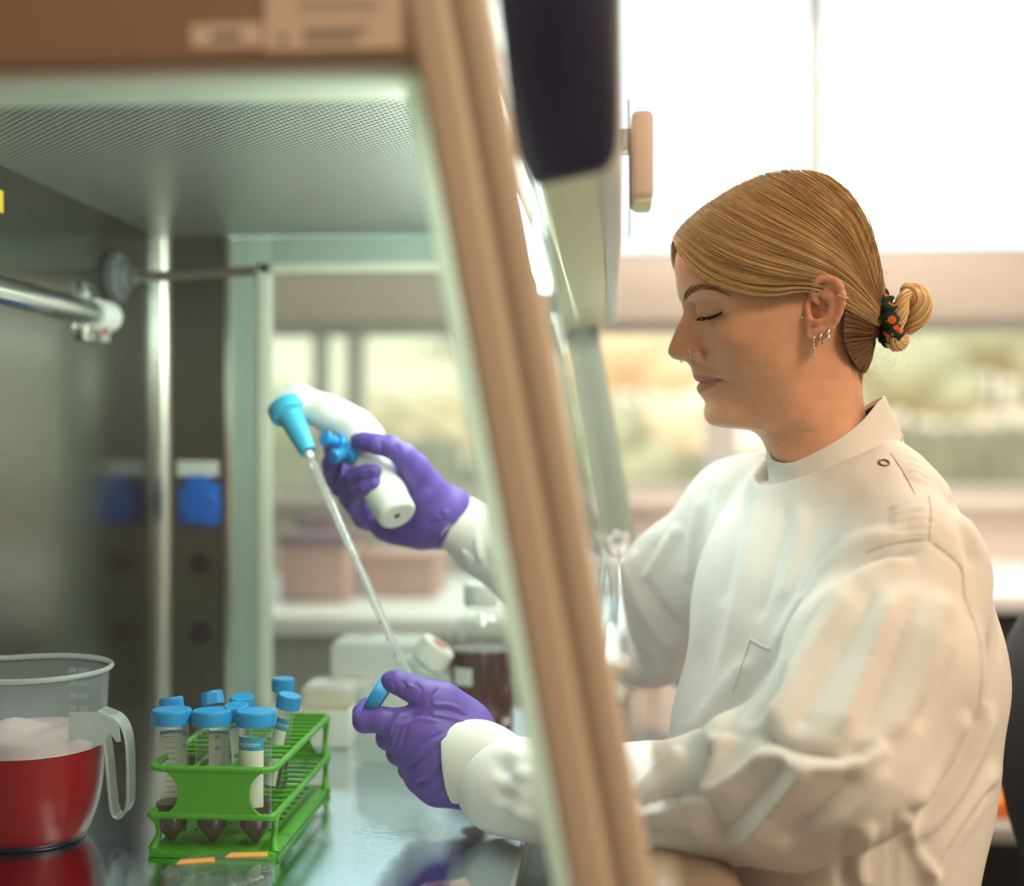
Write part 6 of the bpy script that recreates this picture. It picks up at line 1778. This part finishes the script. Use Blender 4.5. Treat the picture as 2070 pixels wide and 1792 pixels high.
cuff('cuff', [(P(900, 1052, 1.334), .024, .0260), (P(906, 1054, 1.334), .0275, .0285), (P(930, 1062, 1.337), .029, .0315), (P(960, 1080, 1.345), .032, .034), (P(985, 1096, 1.352), .034, .036)], M['cuffknit'], coat, 2)
# dark shirt collar showing behind the neck
sr_ = off(rt * .82 + rb_ * .18, -.0075)
V, F = loft([list(sr_ + [0, 0, dz_]) for dz_ in (-.02, -.004, 0)] + [list(off(sr_, -.002)), list(off(sr_, -.002) - [0, 0, .02])])
mobj('shirt_collar', V, F, pmat('black_shirt', (.008, .012, .012), .9, noise=.2), PER)
# seated legs below the coat
lf = Field((-.25, .90, .0), (.52, 1.46, .72), .010)
for s_, yy in ((1, 1.09), (-1, 1.29)):
    lf.chain([(.27, yy, .62), (-.02, yy, .60), (-.12, yy, .56)], [.09, .075, .062], .03); lf.chain([(-.12, yy, .56), (.02, yy, .12)], [.058, .038], .02)
    lf.chain([(.02, yy, .05), (-.15, yy, .035)], [.045, .034], .02)
lf.ellip((.25, 1.19, .63), (.15, .19, .085), .04)
LV, LF = lf.mesh(2)
npobj('trousers', LV, LF, pmat('dark_trousers', (.02, .022, .03), .85, noise=.15), PER)
# lab chair the person sits on: black rounded back at the right edge
ch = thing('lab_chair', (.28, 1.19, 0), 'black lab chair with rounded back behind the person at the right edge', 'chair')
M['chairblack'] = pmat('black_chair_foam', (.010, .010, .011), .55, noise=.2)
kf = Field((.40, .95, .52), (.64, 1.62, 1.12), .008)
bc_ = P(2115, 1480, 1.30)
kf.ellip((bc_[0] + .012, 1.28, bc_[2] - .02), (.035, .20, .155), .02)
KV, KF = kf.mesh(3); npobj('backrest', KV, KF, M['chairblack'], ch)
lathe('seat', round_profile([(0, .49), (.19, .49), (.21, .51), (.21, .535), (.18, .55), (0, .55)], .015), M['chairblack'], ch, (.28, 1.19, 0), n=48)
tube('back_bracket', [(.40, 1.24, .50), (.52, 1.27, .52), (.545, 1.28, .70), (.53, 1.28, .95)], .014, M['black'], ch, 10)
tube('gas_stem', [(.28, 1.19, .08), (.28, 1.19, .49)], .025, M['chrome'], ch, 16)
for k in range(5):
    a = k * 2 * math.pi / 5; e_ = (.28 + .28 * math.cos(a), 1.19 + .28 * math.sin(a), .06)
    tube('chair_leg', [(.28, 1.19, .10), e_], [.022, .014], M['black'], ch, 10)
    lathe('caster', [(0, -.012), (.024, -.012), (.026, 0), (.024, .012), (0, .012)], M['black'], ch, (e_[0], e_[1], .026), (-math.sin(a), math.cos(a), 0), 16)
# ---- gloved hands
def glovemat():
    m = pmat('purple_nitrile', srgb(98, 74, 166), .52, noise=.07, nscale=30, bump=.10, bscale=260, sss=.05)
    return m
M['glove'] = glovemat()
def glove(name, field, folds, amp_noise, label, smooth=5):
    global disp, cpx, cpy, facing, FOLDK
    V, Q = field.mesh(smooth); N = normals(V, Q); cpx, cpy = project(V)
    vd = V - np.array((0, 0, CAMZ)); vd /= np.linalg.norm(vd, axis=1)[:, None]
    facing = np.clip(-(N * vd).sum(1) * 1.6 + .3, 0, 1); disp = np.zeros(len(V)); FOLDK = 1.15
    for f in folds: fold(*f)
    disp = disp + amp_noise * noise3(V, 9, 220)
    V = V + N * disp[:, None]
    o = npobj(name, V, Q, M['glove'], PER); o['label'] = label
    return o
h1 = .00105
# near (left) hand: back of the hand toward the camera, thumb up
nf = Field(P(690, 1660, 1.11) - [0, .02, 0], P(985, 1335, 1.27) + [.03, .0, .02], h1)
C = lambda pts, k=.006: nf.chain([P(a, b, y) for a, b, y, r in pts], [r for a, b, y, r in pts], k)
C([(955, 1500, 1.160, .024), (880, 1475, 1.152, .019), (815, 1462, 1.147, .0125)], .014)
C([(955, 1535, 1.158, .026), (880, 1512, 1.150, .021), (812, 1490, 1.148, .0130)], .014)
C([(950, 1565, 1.160, .026), (885, 1548, 1.153, .020), (828, 1528, 1.154, .0125)], .014)
C([(945, 1585, 1.165, .024), (890, 1577, 1.160, .019), (846, 1566, 1.163, .0125)], .014)
C([(930, 1602, 1.165, .011), (880, 1598, 1.162, .0105), (850, 1580, 1.166, .0105)], .010)
C([(950, 1470, 1.168, .020), (900, 1440, 1.166, .018), (850, 1455, 1.160, .014)], .014)
# index: along the picture plane, then folded back up to the cap
C([(815, 1462, 1.147, .0125), (775, 1457, 1.146, .0112), (738, 1457, 1.150, .0112)], .005)
C([(738, 1457, 1.150, .0110), (733, 1445, 1.162, .0098), (741, 1432, 1.176, .0088), (752, 1426, 1.182, .0080)], .003)
# middle, ring and little finger folding away behind
C([(812, 1492, 1.148, .0128), (786, 1492, 1.158, .0112), (786, 1486, 1.180, .0098), (808, 1476, 1.203, .0088), (830, 1468, 1.207, .008)], .004)
C([(828, 1530, 1.154, .0125), (806, 1523, 1.168, .0108), (808, 1514, 1.190, .0095), (832, 1506, 1.211, .0085), (856, 1498, 1.211, .0078)], .004)
C([(846, 1566, 1.163, .0122), (828, 1556, 1.178, .0100), (836, 1546, 1.198, .0088), (858, 1536, 1.212, .0078), (874, 1530, 1.210, .007)], .004)
# thumb over the top
C([(935, 1452, 1.168, .0180), (890, 1420, 1.158, .0150), (862, 1405, 1.152, .0128)], .012)
C([(862, 1405, 1.152, .0128), (828, 1390, 1.149, .0116), (803, 1380, 1.150, .0104), (790, 1377, 1.152, .0090)], .004)
F1 = []
r = 'ridge'
for pl, w, a in (([(855, 1440), (830, 1455), (818, 1485), (812, 1515)], 3.5, -1.3), ([(840, 1440), (815, 1460), (803, 1490), (796, 1515)], 3.5, -1.4), ([(800, 1442), (782, 1458), (774, 1480)], 3, -1.0), ([(815, 1440), (795, 1460), (788, 1490)], 3.5, 1.1),
                 ([(830, 1540), (880, 1500), (930, 1475)], 5, 1.2), ([(822, 1555), (875, 1520), (935, 1490)], 4, -1.2), ([(830, 1580), (880, 1550), (930, 1505)], 5, 1.3), ([(835, 1590), (885, 1565), (925, 1530)], 4, -1.2), ([(850, 1603), (895, 1570), (915, 1550)], 5, 1.3), ([(870, 1610), (900, 1585)], 4, -1.2),
                 ([(870, 1445), (905, 1450), (945, 1462)], 3.5, 1.1), ([(875, 1435), (910, 1438), (945, 1450)], 3.5, -1.1), ([(872, 1425), (905, 1425), (935, 1436)], 3.5, 1.1), ([(866, 1428), (872, 1410), (888, 1392)], 3, -1.2),
                 ([(793, 1380), (800, 1390), (798, 1398)], 2.5, -.8), ([(812, 1376), (820, 1390), (812, 1402)], 3, -.9), ([(822, 1384), (838, 1392), (830, 1405)], 3, 1.0), ([(840, 1380), (852, 1395), (845, 1412)], 3, -1.0), ([(735, 1432), (728, 1440), (722, 1446)], 2.5, -.8), ([(815, 1530), (860, 1500), (900, 1480)], 3.5, -.9), ([(800, 1470), (845, 1455), (890, 1460)], 4, .8)):
    F1.append((pl, w, a, r))
glove('glove', nf, F1, .00010, 'purple glove on the near hand pinching a blue cap')
# far (right) hand: palm toward the camera, closed round the controller grip
ff = Field(P(615, 1135, 1.24) - [0, .01, 0], P(955, 850, 1.40) + [.03, .01, .02], h1 * 1.1)
C2 = lambda pts, k=.006: ff.chain([P(a, b, y) for a, b, y, r in pts], [r for a, b, y, r in pts], k)
C2([(915, 1052, 1.337, .026), (870, 1045, 1.335, .026), (825, 1055, 1.345, .020), (785, 1060, 1.352, .014)], .014)
C2([(905, 1030, 1.330, .024), (865, 1010, 1.322, .021), (835, 965, 1.310, .0165)], .014)
C2([(900, 1070, 1.338, .020), (850, 1072, 1.340, .017), (800, 1070, 1.348, .013), (775, 1066, 1.350, .012)], .012)
C2([(870, 1040, 1.352, .020), (800, 1000, 1.362, .014), (755, 985, 1.366, .012)], .012)
C2([(870, 1000, 1.345, .018), (800, 960, 1.362, .013), (735, 960, 1.366, .0115)], .012)
# thumb
C2([(862, 985, 1.312, .0180), (838, 948, 1.298, .0140), (817, 922, 1.286, .0118)], .010)
C2([(817, 922, 1.286, .0118), (788, 903, 1.277, .0104), (760, 898, 1.275, .0098), (738, 893, 1.279, .0088), (722, 890, 1.284, .0070)], .005)
# index, middle, ring, little
C2([(735, 958, 1.366, .0115), (685, 962, 1.362, .0108), (662, 938, 1.350, .0098), (652, 912, 1.334, .0088), (645, 887, 1.322, .0074)], .004)
C2([(750, 985, 1.366, .0118), (690, 985, 1.352, .0112), (671, 965, 1.334, .0108), (672, 938, 1.314, .0102), (682, 912, 1.302, .0088)], .004)
C2([(765, 1020, 1.364, .0120), (706, 1005, 1.345, .0112), (694, 988, 1.322, .0104), (716, 966, 1.288, .0094), (740, 957, 1.275, .0088), (756, 954, 1.271, .0078)], .003)
C2([(780, 1062, 1.352, .0125), (735, 1048, 1.340, .0110), (714, 1018, 1.318, .0100), (724, 996, 1.288, .0090), (742, 984, 1.275, .0085), (757, 978, 1.271, .0074)], .003)
F2 = []
for pl, w, a in (([(836, 1010), (850, 985), (862, 975)], 6, -1.2), ([(880, 1050), (900, 1045), (905, 1030)], 5, 1.3), ([(865, 1065), (885, 1052), (898, 1040)], 5, -1.6), ([(845, 1035), (860, 1005), (870, 990)], 6, 1.2), ([(768, 892), (772, 905), (768, 915)], 3, -.9), ([(800, 900), (808, 915), (800, 925)], 4, -.8), ([(880, 1090), (890, 1070), (908, 1055)], 4, 1.4), ([(720, 960), (745, 958), (760, 955)], 3, -.7)):
    F2.append((pl, w, a, r))
glove('glove', ff, F2, .0001, 'purple glove on the far hand closed round the pipette controller')
# rolled edge of the far glove
cen = P(896, 1047, 1.335); dirn = P(985, 1095, 1.352) - P(880, 1040, 1.333); uu, vv, dd_ = frame_of(dirn)
pts = [cen + (.0285 + .0008 * math.sin(5 * a)) * (math.cos(a) * uu + math.sin(a) * vv) + dd_ * .0015 * math.sin(3 * a) for a in np.linspace(0, 2 * math.pi, 49)[:-1]]
for k, s_ in enumerate((0, .006)):
    tube('glove_roll', [p + dd_ * s_ for p in pts], .0034 if k else .0026, M['glove'], PER, 10, True)
# ================================================================== held things
ctl = thing('pipette_controller', P(803, 1043, 1.268), 'white pipette controller with blue nose cone held by the far gloved hand', 'pipette controller')
pc = Field(P(520, 1090, 1.22) - [0, .01, 0], P(870, 760, 1.37) + [.01, .01, .01], .0013)
gp = [(803, 1041, 1.272, .0200), (780, 1000, 1.285, .0195), (755, 955, 1.300, .0190), (735, 905, 1.312, .0195), (715, 868, 1.316, .0190)]
pc.chain([P(a, b, y) for a, b, y, r in gp], [r for *_, r in gp], .008)
bp_ = [(715, 865, 1.316, .0195), (660, 835, 1.312, .0170), (600, 812, 1.308, .0150), (572, 810, 1.306, .0140)]
pc.chain([P(a, b, y) for a, b, y, r in bp_], [r for *_, r in bp_], .010)
pc.chain([P(a, b, y) for a, b, y, r in [(745, 885, 1.318, .017), (690, 848, 1.322, .0165), (600, 806, 1.314, .0150)]], [.017, .0165, .015], .008)
# flat lower end
e_c = P(803, 1043, 1.268); e_n = (P(803, 1043, 1.268) - P(755, 955, 1.300)); e_n /= np.linalg.norm(e_n)
sl, X, Y, Z = pc.sub(pc.lo, pc.lo + pc.h * (pc.n - 1))
pl_ = (X - e_c[0]) * e_n[0] + (Y - e_c[1]) * e_n[1] + (Z - e_c[2]) * e_n[2]
kk = .006; f = pc.F; gg = np.maximum(kk - np.abs(f - pl_), 0) / kk
pc.F = (np.maximum(f, pl_) + gg * gg * kk * .25).astype('f4')
V, Q = pc.mesh(4); npobj('controller_body', V, Q, M['ctl_white'], ctl)
lathe('charge_socket', [(0, .0008), (.0032, .0008), (.0032, -.002)], M['black'], ctl, e_c + e_n * -.0003, e_n, 16)
na_, nb_ = P(580, 826, 1.300), P(623, 914, 1.275)
nd = (nb_ - na_); nl = np.linalg.norm(nd); nd /= nl
lathe('nose_cone', round_profile([(0, -.004), (.0195, -.004), (.0200, .004), (.0195, .009), (.0155, .011), (.0130, .014), (.0085, nl), (.0060, nl + .0006), (.0045, nl - .002)], .0015), M['nose_blue'], ctl, na_, nd, 40)
for (a, b, y, dx_, dy_) in ((676, 893, 1.292, -.3, .35), (694, 917, 1.284, -.2, .45)):
    c_ = P(a, b, y); nrm = np.array((-.55, -.62, .25 if b < 900 else -.25))
    bt = lathe('trigger_button', round_profile([(0, .014), (.0075, .014), (.0085, .011), (.0062, .006), (.0062, -.012)], .0015), M['btn_blue'], ctl, c_, nrm, 24)
    lathe('button_web', round_profile([(0, .004), (.0098, .004), (.0098, -.006)], .002), M['btn_blue'], bt, c_ + np.array((.004, .004, -.002)), nrm, 24)
# serological pipette
p0 = nb_ - nd * .012
p1 = P(838, 1398, 1.188)
pd = (p1 - p0) / np.linalg.norm(p1 - p0); plen = np.linalg.norm(p1 - p0) + .03
pip = thing('serological_pipette', p1, 'clear graduated glass pipette running from the blue nose cone to the near hand', 'pipette')
lathe('pipette_tube', [(.0030, 0), (.0032, .018), (.0046, .030), (.0046, plen - .022), (.0030, plen - .012), (.0016, plen)], clear_mat('pipette_glass', (.97, .98, .98), haze=.26, haze_col=(1, 1, .98), rough=.07, ior=1.65), pip, p0, pd, 32)
lathe('pipette_bore', [(.0030, .030), (.0030, plen - .022)], clear_mat('pipette_bore_glass', (.97, .97, .97), haze=.08, haze_col=(1, 1, .98), rough=.08, ior=1.5), pip, p0, pd, 24)
lathe('cotton_plug', round_profile([(0, .008), (.0042, .009), (.0046, .0155), (.0035, .019), (0, .020)], .001), pmat('white_cotton', (.9, .9, .88), .9, noise=.05), pip, p0, pd, 20)
uu, vv, dd_ = frame_of(pd); cam0 = np.array((0, 0, CAMZ)); mid_ = (p0 + p1) / 2
tocam = cam0 - mid_; tocam -= pd * (tocam @ pd); tocam /= np.linalg.norm(tocam); sid = np.cross(pd, tocam)
parts = []
def ringmark(h, a0, a1, w):
    V = []
    for k in range(9):
        a = a0 + (a1 - a0) * k / 8; rdir = math.cos(a) * tocam + math.sin(a) * sid
        V += [p0 + pd * h + rdir * .00475, p0 + pd * (h + w) + rdir * .00475]
    return V, [(2 * k, 2 * k + 1, 2 * k + 3, 2 * k + 2) for k in range(8)]
for k in range(64): parts.append(ringmark(.128 + k * .00225, -1.2, .25 if k % 5 else .6, .0005))
V, F = joinvf(parts); mobj('graduations', V, F, M['inkgrey'], pip, False)
parts = []
for k, s_ in enumerate('98765433'):
    TV, TF = text_vf(s_, .0060); h = .135 + k * .0178
    V = [p0 + pd * (h + t[0]) + .00490 * (math.cos(.95 + t[1] / .0048) * tocam + math.sin(.95 + t[1] / .0048) * sid) for t in TV]; parts.append((V, TF))
V, F = joinvf(parts); mobj('numerals', V, F, M['ink'], pip, False)
# cap pinched by the near hand
cc_ = P(766, 1405, 1.158); ca = P(792, 1422, 1.158) - P(766, 1405, 1.158); ca /= np.linalg.norm(ca)
hc = thing('screw_cap', cc_, 'ribbed blue screw cap pinched between thumb and index finger of the near hand', 'cap')
hc.rotation_mode = 'QUATERNION'; hc.rotation_quaternion = Vector(-ca).to_track_quat('Z', 'Y')
bpy.context.view_layer.update()
cap_local(hc, .0172, .0128, -.0064, 'cap_shell', 60)
# open tube held in the near hand
tm = P(828, 1428, 1.192); tb2 = P(905, 1518, 1.203)
d_ = (tm - tb2) / np.linalg.norm(tm - tb2)
tube_thing(True, tm - d_ * .112, d_, (0, -1, .2), .020, 'open clear conical tube gripped behind the fingers of the near hand', False, None)
